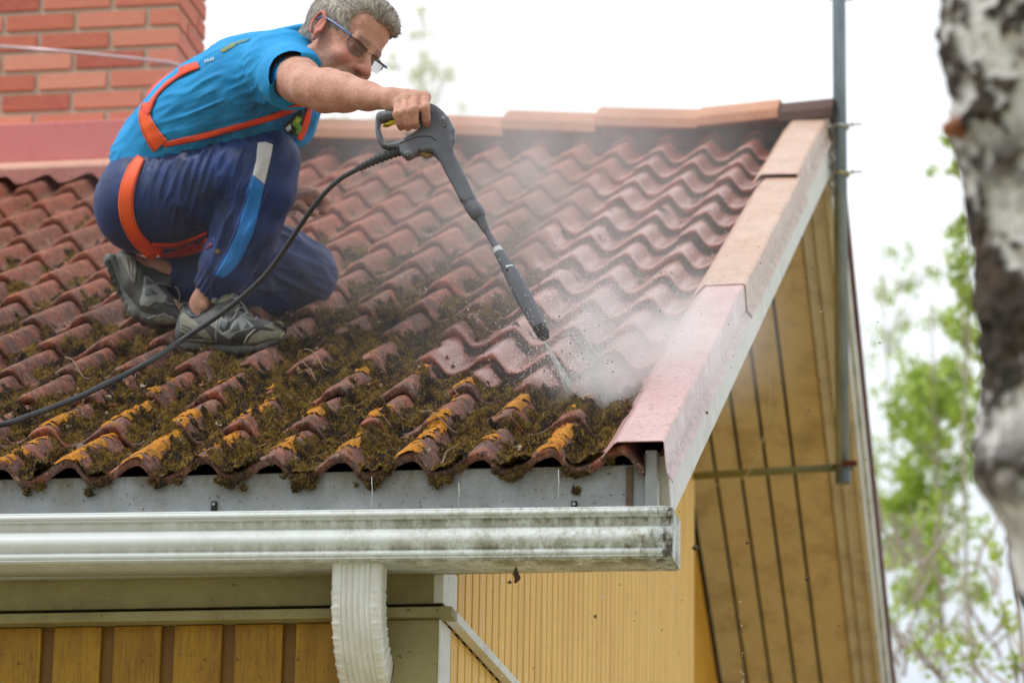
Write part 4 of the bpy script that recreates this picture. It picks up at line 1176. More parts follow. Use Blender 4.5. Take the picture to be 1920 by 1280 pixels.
for i in range(34):
    x, y = rr.uniform(10, 900), rr.uniform(650, 840)
    if 320 < x < 545 and y < 668: continue
    a = rr.uniform(0, 6.28); L = rr.uniform(8, 24); bnd = rr.uniform(-6, 6)
    o = twig([(x, y), (x + L * math.cos(a) * .5 + bnd, y + L * math.sin(a) * 0.3 + bnd * .4), (x + L * math.cos(a), y + L * math.sin(a) * 0.6)], tw_m[rr.random() < 0.5], 0.0008, 0.008)
    tag(o, 'hair-thin bit of twig caught in the moss', 'twig', 'bits of twig in the moss')
# ------------------------------------------------------------------ the kneeling man
def basis(a, b, c): return a * CR + b * CU - c * CF          # right, up, towards the viewer
def unit(v): v = np.asarray(v, float); return v / np.linalg.norm(v)
HF = unit(basis(0.655, -0.346, 0.67)); HL = basis(0.52, -0.437, -0.735); HL = unit(HL - HF * (HL @ HF)); HU = np.cross(HF, HL)
HC = P(639, 82, 8.72); HS = 1.07
def hd(f, l, u): return HC + HS * (f * HF + l * HL + u * HU)
HFR = [HF, HL, HU]
pr_ = lambda px, z: px * z / FPX

hipR, hipL = P(278, 372, 9.07), P(288, 370, 9.32)
LAT = unit(hipL - hipR)
kneeR, ankR = P(508, 302, 8.85), P(377, 566, 8.92)
kneeL, ankL = P(570, 512, 9.43), P(300, 507, 9.27)
waist, mid, chest = P(325, 275, 9.16), P(412, 207, 9.06), P(482, 170, 8.98)
shR, shL = P(532, 130, 8.76), P(560, 150, 9.14)
elR, wrR = P(583, 164, 8.45), P(731, 186, 8.225)
elL, wrL = P(492, 300, 9.40), P(549, 376, 9.31)

person = empty('person', 'crouching grey-haired man in blue t-shirt and navy track trousers aiming a spray lance', 'person', tuple(P(430, 650, 8.87)))
def pp(o):
    o.parent = person; o.matrix_parent_inverse = Matrix.Translation(-Vector(person.location)); return o

# ---- body, one skin
lo = np.array([-1.30, 0.30, 0.45]); 
pts_ = [P(x, y, z) for x in (185, 830) for y in (-30, 640) for z in (8.15, 9.55)]
bx0, bx1 = np.min(pts_, 0), np.max(pts_, 0)
B = Field(np.minimum.reduce([hipR, hipL, wrR, ankR, wrL, HC, kneeL, P(800, 175, 8.2), P(470, 632, 8.85), P(240, 505, 9.25)]) - 0.16,
          np.maximum.reduce([hipR, hipL, wrR, ankR, wrL, HC, kneeL, P(800, 175, 8.2), P(240, 505, 9.25)]) + 0.17, 0.003)
for sgn in (-1, 1):
    o_ = LAT * 0.06 * sgn
    B.chain([(hipR * .5 + hipL * .5 + LAT * .08 * sgn, .10), (waist + o_, .098), (mid + o_, .115), (chest + o_ * 1.2, .115), (P(545, 128, 8.93) + o_ * .8, .07)], 0.04)
B.chain([(P(560, 118, 8.92), .065), (P(590, 100, 8.87), .058), (P(618, 92, 8.80), .058)], 0.03)
B.chain([(shR, .066), (P(560, 150, 8.57), .053), (elR, .046), (P(612, 169, 8.405), .0475), (P(645, 174, 8.355), .041), (P(690, 181, 8.29), .031), (wrR, .0250)], 0.02)
B.cone(P(575, 180, 8.45), P(579, 184, 8.45), .020, .014, 0.015)                      # point of the elbow
B.cone(P(605, 185, 8.41), P(655, 188, 8.35), .030, .022, 0.02)                       # forearm muscle
B.cone(P(620, 152, 8.39), P(680, 168, 8.30), .024, .016, 0.02)
B.chain([(chest + LAT * .1, .07), (shL, .06), (elL, .045), (wrL, .026)], 0.03)
B.chain([(hipR, .095), (kneeR, .055), (P(455, 430, 8.88), .052), (ankR, .0255)], 0.03)
B.chain([(hipL, .095), (kneeL, .058), (P(440, 530, 9.36), .05), (ankL, .031)], 0.03)
B.chain([(ankR, .0245), (P(362, 604, 8.925), .027), (P(470, 628, 8.89), .026)], 0.015)
B.ell(P(384, 572, 8.895), (.010, .010, .012), None, 0.012)                            # ankle bone
B.chain([(ankL, .031), (P(252, 500, 9.25), .026), (P(295, 588, 9.2), .025)], 0.015)
# right hand over the grip
W_ = wrR
mcp = [P(797, 183, 8.198), P(779, 184, 8.192), P(762, 189, 8.192), P(747, 196, 8.196)]
pip = [P(797, 203, 8.153), P(776, 206, 8.147), P(759, 211, 8.149), P(745, 215, 8.156)]
dip = [P(799, 223, 8.156), P(777, 228, 8.149), P(763, 231, 8.151), P(750, 232, 8.158)]
tip = [P(800, 232, 8.173), P(779, 236, 8.170), P(765, 239, 8.170), P(752, 239, 8.174)]
for i in range(4):
    B.cone(W_ + (P(735 , 180 + i * 5, 8.220) - W_), mcp[i], .0185, .0135, 0.012)
B.cone(P(745, 186, 8.215), P(785, 186, 8.205), .020, .015, 0.012)
for i, r in enumerate((.0112, .0117, .0111, .0102)):
    B.ell(mcp[i], (.0125, .0125, .0125), None, 0.008)
    B.cone(mcp[i], pip[i], r + .0008, r, 0.004); B.cone(pip[i], dip[i], r * 1.0, r * .93, 0.002); B.cone(dip[i], tip[i], r * .92, r * .80, 0.002)
    B.ell(pip[i] - CF * 0.001, (r * 1.07,) * 3, None, 0.003)
B.chain([(P(742, 196, 8.240), .016), (P(768, 208, 8.262), .0145), (P(792, 214, 8.255), .0125), (P(808, 216, 8.235), .0105)], 0.008)
# left hand, loosely closed
B.chain([(wrL, .026), (P(566, 372, 9.30), .027), (P(584, 371, 9.28), .028)], 0.012)
for i in range(4):
    dz = i * 0.019; a = P(594 - i * 1.5, 364 + i * 2, 9.26 + dz); b_ = P(611 - i * 1.5, 378 + i * 2, 9.255 + dz); c = P(606 - i * 2, 394, 9.255 + dz); d = P(592, 396, 9.26 + dz)
    B.chain([(P(565, 370, 9.27 + dz * .6), .016), (a, .0135), (b_, .0130), (c, .012), (d, .0105)], 0.003)
B.chain([(P(560, 385, 9.26), .014), (P(575, 396, 9.245), .012), (P(590, 400, 9.242), .010)], 0.005)
# head
HR = lambda *r: tuple(HS * x for x in r)
B.ell(hd(-.012, 0, .036), HR(.098, .077, .094), HFR, 0.02)
B.ell(hd(.030, 0, -.030), HR(.066, .063, .082), HFR, 0.025)
B.cone(hd(.000, -.052, -.060), hd(.064, -.012, -.104), .024, .020, 0.02); B.cone(hd(.000, .052, -.060), hd(.064, .012, -.104), .024, .020, 0.02)
B.ell(hd(.070, 0, -.104), HR(.024, .024, .018), HFR, 0.015)
B.cone(hd(.078, -.036, .020), hd(.084, 0, .022), .015, .016, 0.012); B.cone(hd(.078, .036, .020), hd(.084, 0, .022), .015, .016, 0.012)
B.ell(hd(.062, 0, .06), HR(.035, .052, .045), HFR, 0.02)
for s_ in (-1, 1):
    B.ell(hd(.100, .032 * s_, .000), HR(.016, .017, .011), HFR, 0.010, 'sub')
    B.ell(hd(.0755, .031 * s_, -.001), HR(.0135, .0145, .0135), HFR, 0.003)
    B.ell(hd(.070, .040 * s_, -.032), HR(.024, .020, .018), HFR, 0.018)
    B.ell(hd(.104, .0135 * s_, -.036), HR(.012, .0085, .0085), HFR, 0.006)
    B.cone(hd(.092, .022 * s_, -.045), hd(.080, .034 * s_, -.072), .006, .006, 0.010)
    # ear: rim, lobe and bowl
    e0 = hd(-.006, .079 * s_, .002)
    B.ell(e0, HR(.020, .0075, .032), [unit(HF + .25 * HU), unit(HL + .35 * s_ * -HF), unit(HU - .25 * HF)], 0.006)
    an = np.linspace(-0.9, 4.3, 12)
    rim = [(e0 + HS * ((-0.016 * math.cos(a) * 1.0 - 0.003) * unit(HF + .25 * HU) + 0.030 * math.sin(a) * unit(HU - .25 * HF)) + HL * s_ * 0.0085, .0042) for a in an]
    B.chain(rim, 0.003)
    B.ell(hd(.002, .090 * s_, .000), HR(.010, .0065, .016), HFR, 0.003, 'sub')
    B.ell(hd(.002, .081 * s_, -.030), HR(.0075, .0055, .009), HFR, 0.004)
B.cone(hd(.086, 0, .014), hd(.118, 0, -.030), .0085, .0135, 0.010)
B.ell(hd(.121, 0, -.034), HR(.0135, .013, .0115), HFR, 0.006)
B.ell(hd(.086, 0, -.066), HR(.020, .030, .022), HFR, 0.012)
B.cone(hd(.098, -.020, -.067), hd(.103, 0, -.064), .0055, .0065, 0.005); B.cone(hd(.098, .020, -.067), hd(.103, 0, -.064), .0055, .0065, 0.005)
B.cone(hd(.094, -.018, -.079), hd(.099, 0, -.080), .0055, .007, 0.005); B.cone(hd(.094, .018, -.079), hd(.099, 0, -.080), .0055, .007, 0.005)
Vb, Fb = B.mesh(); Vb = relax(Vb, Fb, 1, 0.4)
del B
Nb = normals(Vb, Fb)
Vb = Vb + Nb * ((fbm(Vb * 45, 3) - 0.5) * 0.0022)[:, None]
loc = (Vb - HC) / HS; lf, ll, lu = loc @ HF, loc @ HL, loc @ HU
armd_ = np.min([np.linalg.norm(Vb - (elR * (1 - t) + wrR * t), axis=1) for t in np.linspace(-.3, 1.2, 30)], 0)
inhead = (armd_ > .062) & (np.abs(lf) < .16) & (np.abs(ll) < .11) & (np.abs(lu) < .16)
stub = np.where(inhead, np.clip((-lu - 0.030) / 0.02, 0, 1) * np.clip((lf - 0.0) / 0.03, 0, 1) * (1 - np.exp(-((lf - .125) / .015) ** 2 - (ll / .02) ** 2 - ((lu + .036) / .018) ** 2)), 0)
mous = np.where(inhead, np.exp(-((lu + .053) / .009) ** 2 - (ll / .030) ** 2) * (lf > .07), 0)
brow = np.where(inhead, np.exp(-((lu - .024) / .006) ** 2) * np.clip((.052 - np.abs(ll)) / .01, 0, 1) * np.clip((np.abs(ll) - .008) / .008, 0, 1) * (lf > .05), 0)
red = np.where(inhead, np.exp(-((lf - .12) / .02) ** 2 - (ll / .025) ** 2 - ((lu + .035) / .02) ** 2) + .8 * np.exp(-((np.abs(ll) - .045) / .02) ** 2 - ((lu + .03) / .02) ** 2) + 1.0 * (np.abs(ll) > .076) * (np.abs(lu) < .05), 0)
tipd = np.min([np.linalg.norm(Vb - t, axis=1) for t in tip + dip], 0)
red = np.maximum(red, np.clip(1 - tipd / 0.016, 0, 1) * 1.0)
grime = np.clip(1 - tipd / 0.020, 0, 1)
sk = M('skin', 0.55); sk.b.inputs['Subsurface Weight'].default_value = 0.12; sk.b.inputs['Subsurface Radius'].default_value = (0.012, 0.005, 0.003)
s1 = sk.noise(24, 5, 0.7); s2 = sk.noise(120, 4, 0.7)
c_ = sk.mix(sk.val(s1, 0.35, 0.7), lin((216, 168, 146)), lin((196, 138, 118)))
c_ = sk.mix(sk.val(s2, 0.5, 0.66, 0, 0.5), c_, lin((176, 112, 94)))
c_ = sk.mix(sk.val(sk.noise(55, 5, .8), 0.56, 0.64, 0, 0.45), c_, lin((214, 140, 124)))
c_ = sk.mix(sk.math('MULTIPLY', sk.attr('red'), 0.65), c_, lin((198, 110, 100)))
c_ = sk.mix(sk.math('MULTIPLY', sk.attr('stubble'), sk.val(sk.noise(200, 2), 0.35, 0.6, 0.10, 0.50)), c_, lin((150, 128, 116)))
c_ = sk.mix(sk.math('MULTIPLY', sk.attr('moustache'), sk.val(sk.noise(240, 2), 0.3, 0.6, 0.35, 0.9)), c_, lin((128, 116, 108)))
c_ = sk.mix(sk.math('MULTIPLY', sk.attr('brow'), sk.val(sk.noise(240, 2), 0.3, 0.6, 0.3, 0.9)), c_, lin((104, 92, 84)))
c_ = sk.mix(sk.math('MULTIPLY', sk.attr('grime'), sk.val(sk.noise(60, 4), 0.45, 0.6, 0.1, 0.85)), c_, lin((92, 70, 62)))
sk.color(c_); sk.bump(s1, 0.4, 0.008); sk.bump(s2, 0.5, 0.003)
body = pp(mesh_np('body', Vb, Fb, sk.m, None, True, {'stubble': stub, 'moustache': mous, 'brow': brow, 'red': np.clip(red, 0, 1), 'grime': grime}))
bvh_body = bvh_of(Vb, Fb)

# ---- hair: a close cap with combed strands
Hf = Field(HC - 0.2, HC + 0.2, 0.003)
Hf.ell(hd(-.014, 0, .045), HR(.107, .086, .100), HFR, 0.02)
Hf.ell(hd(.050, 0, .098), HR(.050, .060, .034), HFR, 0.02)                      # forelock
Hf.ell(hd(.078, .012, .088), HR(.026, .044, .022), HFR, 0.015)
Hf.ell(hd(-.075, 0, -.03), HR(.030, .055, .045), HFR, 0.02)
for s_ in (-1, 1):
    Hf.ell(hd(.052, .088 * s_, -.050), HR(.062, .040, .075), HFR, 0.012, 'sub')      # face side below the temple
    Hf.ell(hd(.000, .096 * s_, -.014), HR(.028, .030, .046), HFR, 0.008, 'sub')      # round the ear
Hf.ell(hd(.108, 0, .018), HR(.062, .075, .062), HFR, 0.012, 'sub')                    # brow and face
Hf.ell(hd(.10, -.055, .050), HR(.050, .030, .040), HFR, 0.010, 'sub')
Hf.cut(hd(-.05, 0, -.066), -HU + 0.5 * HF, 0.01)
Vh, Fh = Hf.mesh(); Nh = normals(Vh, Fh)
lh = (Vh - HC) @ np.array(HFR).T
strip = fbm(np.stack([lh[:, 0] * 26 + 8 * lh[:, 2], lh[:, 1] * 190, lh[:, 2] * 60], 1), 3)
Vh = Vh + Nh * ((strip - 0.5) * 0.0028)[:, None]
hm = M('grey_hair', 0.55)
h1 = hm.noise(60, 4, 0.7); h2 = hm.noise(14, 4)
rid = hm.n.new('ShaderNodeNewGeometry').outputs['Random Per Island']
c_ = hm.mix(hm.val(h1, 0.35, 0.65), lin((138, 128, 118)), lin((196, 188, 178))); c_ = hm.mix(hm.val(h2, 0.4, 0.65, 0, 0.6), c_, lin((140, 128, 116)))
hm.color(c_); hm.bump(h1, 0.4, 0.004)
hair = pp(mesh_np('hair', Vh, Fh, hm.m, None, True))
hs = M('hair_strands', 0.5); rid = hs.n.new('ShaderNodeNewGeometry').outputs['Random Per Island']
hs.color(hs.ramp(rid, [(0, lin((104, 92, 82))), (0.5, lin((150, 142, 132))), (1, lin((208, 202, 194)))]))
r_ = np.random.default_rng(4); ids = r_.choice(len(Vh), 5200); SV = []; 
for q in ids:
    p = Vh[q].copy(); n = Nh[q]; l = (p - HC) / HS; lf_, ll_, lu_ = l @ HF, l @ HL, l @ HU
    # combed forward and to the near side over the crown, down at the sides
    d = HF * (1.0 if lu_ > .06 else .35) + HL * (-0.55 if lu_ > .06 else 0) + HU * (-0.15 if lu_ > .06 else -1.0) - HF * (0.9 if lf_ < -.03 and lu_ < .06 else 0)
    d = d - n * (d @ n); d = d / (np.linalg.norm(d) + 1e-9); d = unit(d + r_.normal(size=3) * 0.11)
    L = r_.uniform(0.010, 0.022); w = 0.0008; sd_ = np.cross(d, n) * w
    a = p + n * 0.0002; b1 = p + d * L * .5 + n * r_.uniform(.0004, .0016); c1 = p + d * L + n * r_.uniform(-.001, .002)
    SV += [a - sd_, a + sd_, b1 + sd_, b1 - sd_, b1 - sd_, b1 + sd_, c1 + sd_ * .3, c1 - sd_ * .3]
SV = np.array(SV); FS = np.arange(len(SV)).reshape(-1, 4)
# weld the two quads of each strand
FS[1::2, 0] = FS[0::2, 3]; FS[1::2, 1] = FS[0::2, 2]
o = mesh_np('strands', SV, FS, hs.m, None, False); o.parent = hair; o['kind'] = 'stuff'

# ---- glasses
gm = M('blue_grey_frame', 0.3, 0.4).color(lin((98, 122, 168))).m; gd = M('dark_metal_rim', 0.35, 0.5).color(lin((70, 66, 66))).m
lens = M('lens', 0.05); lens.b.inputs['Alpha'].default_value = 0.30; lens.color(lin((78, 70, 74)))
gl = MB()
for s_ in (-1,):
    gl.tube(smooth_path([hd(-.022, .086 * s_, .006), hd(-.006, .087 * s_, .020), hd(.03, .084 * s_, .019), hd(.075, .078 * s_, .014), hd(.094, .072 * s_, .010)], 14), np.linspace(.0016, .0034, 14) * HS, 8)
glass = pp(gl.build('glasses', gm, None, smooth=True))
g2 = MB(); g2.tube(smooth_path([hd(-.022, .086, .006), hd(-.006, .087, .020), hd(.03, .084, .019), hd(.075, .078, .014), hd(.094, .072, .010)], 14), np.linspace(.0016, .0034, 14) * HS, 8)
g2.build('temple_arm', gm, glass, smooth=True)
for s_ in (-1, 1):
    c = [hd(.100 + .010 * 0 - .012 * abs(y) / .07, y * s_, z) for y, z in ((.010, .010), (.040, .013), (.068, .010), (.070, -.002), (.062, -.016), (.040, -.020), (.018, -.017), (.010, -.004))]
    g3 = MB(); g3.add([tuple(p) for p in c], [tuple(range(8))]); ln = g3.build('lens', lens.m, glass); so = ln.modifiers.new('solid', 'SOLIDIFY'); so.thickness = .0015
    g4 = MB(); g4.tube(c[:4], .0015, 6); g4.build('rim', gd, glass, smooth=True)
g5 = MB(); g5.tube([hd(.100, -.010, .006), hd(.106, 0, .009), hd(.100, .010, .006)], .0014, 6)
g5.tube(smooth_path([hd(.098, -.009, .004), hd(.100, -.013, -.004), hd(.098, -.011, -.010), hd(.096, -.008, -.002)], 8), .0011, 6); g5.build('bridge', gold, glass, smooth=True)

# ---- cloth
def cloth(name, fld, mat, wr, parent=None, attrs=None):
    V, F = fld.mesh(); V = relax(V, F, 2, 0.5); N = normals(V, F)
    V = V + N * wr(V)[:, None]
    o = mesh_np(name, V, F, mat, None, True, attrs(V) if attrs else None)
    return pp(o), V, F
def folds(V, along, freq, across2=None, seed=0.0, stretch=7.0, sharp=2.4):
    "ridged noise drawn out along a direction"
    a = unit(along); t = unit(np.cross(a, across2 if across2 is not None else CF)); b = np.cross(a, t)
    q = np.stack([V @ a * freq / stretch + seed, V @ t * freq, V @ b * freq * 0.5], 1)
    n = vnoise(q); r = 1 - np.abs(2 * n - 1)
    n2 = vnoise(q * 2.1 + 5); return (r ** sharp - 0.30) + 0.4 * (1 - np.abs(2 * n2 - 1) - 0.5)
def near(V, c, r): return np.exp(-(np.linalg.norm(V - c, axis=1) / r) ** 2)

tr_ = Field(np.minimum.reduce([hipR, hipL, kneeR, ankR, ankL, P(340, 530, 9.3)]) - 0.17, np.maximum.reduce([hipL, kneeL, kneeR, waist]) + 0.16, 0.0045)
tr_.ell(P(262, 388, 9.08), (.116, .116, .116), None, .05).ell(P(272, 388, 9.30), (.118, .118, .118), None, .05)
tr_.cone(hipR, hipL, .122, .122, .04); tr_.cone(P(292, 322, 9.10), P(300, 322, 9.28), .108, .108, .04)
tr_.cone(P(322, 300, 9.09), P(330, 300, 9.26), .100, .100, .03)
tr_.chain([(P(288, 372, 9.05), .118), (P(400, 348, 8.95), .108), (P(470, 318, 8.88), .088), (P(507, 299, 8.85), .070)], .03)
tr_.chain([(P(300, 405, 9.10), .088), (P(430, 370, 8.96), .074), (P(480, 345, 8.9), .06)], .04)
tr_.chain([(P(507, 299, 8.85), .070), (P(496, 350, 8.855), .073), (P(462, 428, 8.87), .073), (P(425, 498, 8.895), .066), (P(403, 532, 8.91), .050)], .02)
tr_.cone(P(391, 541, 8.915), P(388, 549, 8.918), .036, .0335, .008)
tr_.chain([(P(305, 378, 9.32), .112), (P(430, 446, 9.38), .100), (P(520, 490, 9.42), .086), (P(572, 512, 9.43), .078)], .03)
tr_.chain([(P(572, 514, 9.43), .076), (P(500, 538, 9.40), .074), (P(420, 540, 9.35), .066), (P(350, 528, 9.30), .052), (P(330, 522, 9.29), .045)], .025)
tr_.cone(P(340, 440, 9.25), P(470, 470, 9.3), .07, .06, .04)
# hollow hem, waist cut
tr_.cut(P(389, 551, 8.92), unit(P(377, 566, 8.92) - P(403, 532, 8.91)), .003, P(389, 551, 8.92) - .07, P(389, 551, 8.92) + .07)
tr_.cone(P(394, 536, 8.913), P(382, 562, 8.92), .029, .029, .002, 'sub')
tp, tup, tz_ = unit(P(330, 265, 9.16) - P(270, 350, 9.2)), None, None
def wr_t(V):
    dth = P(470, 260, 8.85) - P(400, 400, 8.95)
    a = folds(V, P(430, 262, 8.9) - P(385, 400, 8.92), 52, seed=3, stretch=6)
    b = folds(V, P(425, 498, 8.9) - P(507, 299, 8.85), 34, seed=9, stretch=5)
    c = folds(V, P(572, 512, 9.4) - P(400, 430, 9.4), 38, seed=1, stretch=6)
    x, y, z = proj_arr(V)
    wth = near(V, P(400, 330, 8.9), .16); wc = near(V, P(455, 420, 8.87), .15); wl = near(V, P(520, 500, 9.4), .17)
    gather = near(V, P(400, 535, 8.9), .05) * 0.004 * np.sin((V @ unit(np.cross(P(388, 549, 8.918) - P(425, 498, 8.895), CF))) * 420)
    seatf = near(V, P(225, 310, 9.1), .10) * folds(V, P(280, 330, 9.05) - P(200, 300, 9.2), 60, seed=5, stretch=5) * 0.004
    hip = near(V, P(310, 300, 9.0), .07) * folds(V, P(340, 330, 9) - P(290, 280, 9.1), 60, seed=7, stretch=4) * 0.008
    soft = (fbm(V * 11, 3) - 0.5) * 0.008
    return (a * .013 * wth + b * .014 * wc + c * .015 * wl + gather + seatf + hip + soft) 
tm = M('navy_polyester', 0.58); tm.b.inputs['Sheen Weight'].default_value = 0.08; tm.b.inputs['Sheen Roughness'].default_value = 0.4
t1 = tm.noise(9, 5, 0.7); t2 = tm.noise(500, 2)
c_ = tm.mix(tm.val(t1, 0.38, 0.68), lin((3, 52, 122)), lin((6, 32, 68))); c_ = tm.mix(tm.val(tm.noise(40, 5, 0.75), 0.6, 0.75, 0, 0.25), c_, lin((92, 96, 108)))
tm.color(c_); tm.bump(t2, 0.12, 0.001); tm.bump(tm.noise(60, 4), 0.15, 0.004)
trou, Vt, Ft = cloth('trousers', tr_, tm.m, wr_t); del tr_
bvh_t = bvh_of(Vt, Ft)
lb = M('bright_blue_panel', 0.5).color(lin((24, 128, 214))).m; wh = M('white_panel', 0.55).color(lin((214, 216, 226))).m; pb = M('royal_piping', 0.5).color(lin((50, 90, 170))).m
kid = lambda o, par: (setattr(o, 'parent', par), o)[1]
for nm, poly, mt in (('white_side_panel', [(484, 268), (499, 267), (512, 272), (506, 304), (496, 346), (474, 328), (481, 300)], wh),
                     ('blue_side_stripe', [(474, 329), (496, 347), (488, 385), (473, 440), (450, 490), (430, 514), (417, 521), (404, 515), (424, 480), (443, 440), (460, 385)], lb)):
    patch(nm, poly, bvh_t, mt, trou, lift=0.0016)
patch('side_piping', [(472, 328), (474.5, 328), (458, 388), (441, 440), (422, 480), (402, 516), (399.5, 515), (419, 480), (438, 440), (455, 388)], bvh_t, pb, trou, 0.0018, 2.2)
patch('hem_zip', [(397, 520), (399.5, 520), (397, 553), (394.5, 553)], bvh_t, M('zip', 0.4, 0.6).color(lin((90, 96, 120))).m, trou, 0.0012, 2)
patch('dried_moss_speck', [(405, 468), (410, 467), (413, 472), (409, 477), (404, 474)], bvh_t, M('speck', 0.9).color(lin((150, 120, 70))).m, trou, 0.002, 2)

ts = Field(np.minimum.reduce([hipR, waist, shR]) - 0.2, np.maximum.reduce([hipL, shL, shR, P(600, 100, 8.6)]) + np.array([.12, .17, .16]), 0.0045)
for sgn in (-1, 1):
    o_ = LAT * sgn
    ts.chain([(P(288, 312, 9.18) + o_ * .085, .112), (P(318, 280, 9.16) + o_ * .072, .116), (P(362, 240, 9.11) + o_ * .070, .128), (P(412, 207, 9.06) + o_ * .070, .137), (P(478, 170, 8.98) + o_ * .075, .138), (P(538, 132, 8.93) + o_ * .065, .092)], .04)
ts.chain([(P(470, 235, 9.0), .10), (P(530, 215, 8.98), .075), (P(552, 195, 8.96), .06)], .05)
ts.chain([(P(538, 122, 8.92), .088), (P(572, 105, 8.89), .070), (P(592, 96, 8.86), .066)], .03)
ts.chain([(P(505, 130, 8.86), .085), (shR, .090), (P(548, 146, 8.62), .072), (P(566, 158, 8.50), .0635)], .035)
ts.cone(P(555, 105, 8.85), shR, .07, .082, .03)
ts.cone(shL, P(545, 230, 9.3), .08, .07, .03)
armd = unit(P(583, 164, 8.45) - P(532, 130, 8.76))
ts.cut(P(553, 153, 8.60), unit(.55 * CR - .5 * CU - .40 * CF), .003, P(572, 160, 8.53) - .115, P(572, 160, 8.53) + .10)
ts.cone(P(548, 146, 8.60), P(583, 166, 8.45), .0535, .0555, .003, 'sub')
ncut = unit(P(625, 92, 8.76) - P(580, 100, 8.89))
ts.cut(P(592, 92, 8.85), ncut, .004, P(592, 92, 8.85) - .12, P(592, 92, 8.85) + .12)
ts.cone(P(578, 102, 8.88), P(608, 94, 8.82), .0585, .0625, .003, 'sub')
hemn = unit(P(250, 350, 9.25) - P(330, 270, 9.15))
ts.cut(P(283, 305, 9.18), hemn, .006, P(283, 305, 9.18) - .2, P(283, 305, 9.18) + .17)
def wr_s(V):
    back = P(530, 120, 8.9) - P(330, 260, 9.1)
    a = folds(V, P(520, 200, 8.85) - P(350, 262, 9.0), 46, seed=2, stretch=8)
    b = folds(V, P(560, 130, 8.7) - P(500, 190, 8.8), 50, seed=4, stretch=4)
    c = folds(V, P(300, 235, 9.1) - P(230, 300, 9.2), 60, seed=6, stretch=6)
    d = folds(V, P(600, 120, 8.7) - P(470, 150, 8.8), 36, seed=8, stretch=6)
    x, y, z = proj_arr(V)
    low = np.clip((y - (300 - 0.42 * x)) / 60, 0, 1)            # flank creases, none on the taut back
    return a * .015 * near(V, P(440, 215, 8.9), .17) + b * .008 * near(V, P(520, 175, 8.72), .09) + c * .009 * near(V, P(270, 262, 9.1), .11) + d * .006 * near(V, P(545, 110, 8.72), .1) + (fbm(V * 10, 3) - .5) * .006
sm2 = M('turquoise_cotton', 0.8); s1 = sm2.noise(7, 5, 0.7)
c_ = sm2.mix(sm2.val(s1, 0.35, 0.7), lin((22, 166, 236)), lin((12, 146, 218)))
flank_m = sm2.attr('flank_dark'); c_ = sm2.mix(sm2.math('MULTIPLY', flank_m, sm2.val(sm2.noise(11, 6, 0.75), 0.35, 0.6, 0.2, 0.85)), c_, lin((18, 62, 104)))  # blotchy darker blue over the flank and lower front
sm2.color(c_); sm2.bump(sm2.noise(420, 2), 0.15, 0.001); sm2.bump(sm2.noise(45, 4), 0.15, 0.004)
def flank_dark_attr(V):
    return {'flank_dark': np.clip(near(V, P(480, 225, 8.85), .13) * 1.3 + near(V, P(545, 200, 8.85), .08) * 1.2 + near(V, P(400, 235, 8.95), .07), 0, 1)}
shirt, Vs, Fs = cloth('t_shirt', ts, sm2.m, wr_s, None, flank_dark_attr); del ts
bvh_s = bvh_of(Vs, Fs)
allV = np.vstack([Vt, Vs]); allF = np.vstack([Ft, Fs + len(Vt)]); bvh_c = bvh_of(allV, allF)
olv = M('faded_yellow_print', 0.8); olv.color(olv.mix(olv.val(olv.noise(70, 4), 0.45, 0.6), lin((150, 160, 96)), lin((60, 140, 180)))); 
patch('back_print', [(412, 96), (430, 84), (452, 76), (470, 73), (466, 78), (448, 83), (432, 93), (418, 100)], bvh_s, olv.m, shirt, 0.0012, 2.5)
wt_ = M('white_print', 0.8).color(lin((206, 226, 232))).m
for i, q in enumerate([(386, 116), (391, 114.5), (396, 113), (400, 111.5)]):
    x, y = q; patch('back_lettering', [(x - 1.2, y + 2.6), (x - 1.6, y - 2.6), (x + 1.2, y - 3.0), (x + 1.4, y + 2.2)], bvh_s, wt_, shirt, 0.0012, 1.5)
blk = M('black_print', 0.8).color(lin((30, 34, 32))).m; grn = M('green_print', 0.8).color(lin((96, 158, 48))).m; ylw = M('lime_print', 0.8).color(lin((176, 190, 70))).m
patch('chest_print', [(533, 236), (552, 214), (566, 206), (572, 222), (566, 246), (556, 256), (542, 250)], bvh_c, blk, shirt, 0.0012, 2.5)
patch('green_motif', [(545, 232), (556, 216), (564, 222), (560, 232), (566, 238), (560, 250), (552, 252), (554, 240)], bvh_c, grn, shirt, 0.0022, 2)
patch('lime_motif', [(549, 228), (556, 219), (560, 224), (555, 231)], bvh_c, ylw, shirt, 0.003, 2)
patch('white_motif', [(534, 240), (543, 232), (545, 240), (538, 246)], bvh_c, wt_, shirt, 0.0022, 2)
# neckline rib and sleeve hem show as slightly thicker seams
sb = M('shirt_rib', 0.8).color(lin((8, 112, 176))).m

# ---- harness
om = M('orange_webbing', 0.55); ac = om.attr('across')
aa = om.math('ABSOLUTE', ac)
edge = om.math('MULTIPLY', om.val(aa, 0.70, 0.74), om.val(aa, 0.84, 0.80))
wv = om.noise(420, 2)
c_ = om.mix(om.val(om.noise(12, 5, 0.7), 0.35, 0.7), lin((255, 100, 8)), lin((252, 80, 14)))
c_ = om.mix(om.math('MULTIPLY', edge, 0.75), c_, lin((120, 40, 20))); om.color(c_); om.bump(wv, 0.25, 0.001)
rm = M('red_orange_webbing', 0.6); ac2 = rm.attr('across'); aa2 = rm.math('ABSOLUTE', ac2)
c_ = rm.mix(rm.val(rm.noise(14, 5), 0.35, 0.7), lin((248, 80, 30)), lin((226, 60, 28))); c_ = rm.mix(rm.math('MULTIPLY', rm.val(aa2, 0.6, 0.8), 0.5), c_, lin((140, 44, 28))); rm.color(c_); rm.bump(rm.noise(420, 2), 0.25, 0.001)
har = bpy.data.objects.new('harness', None); link(har); pp(har)
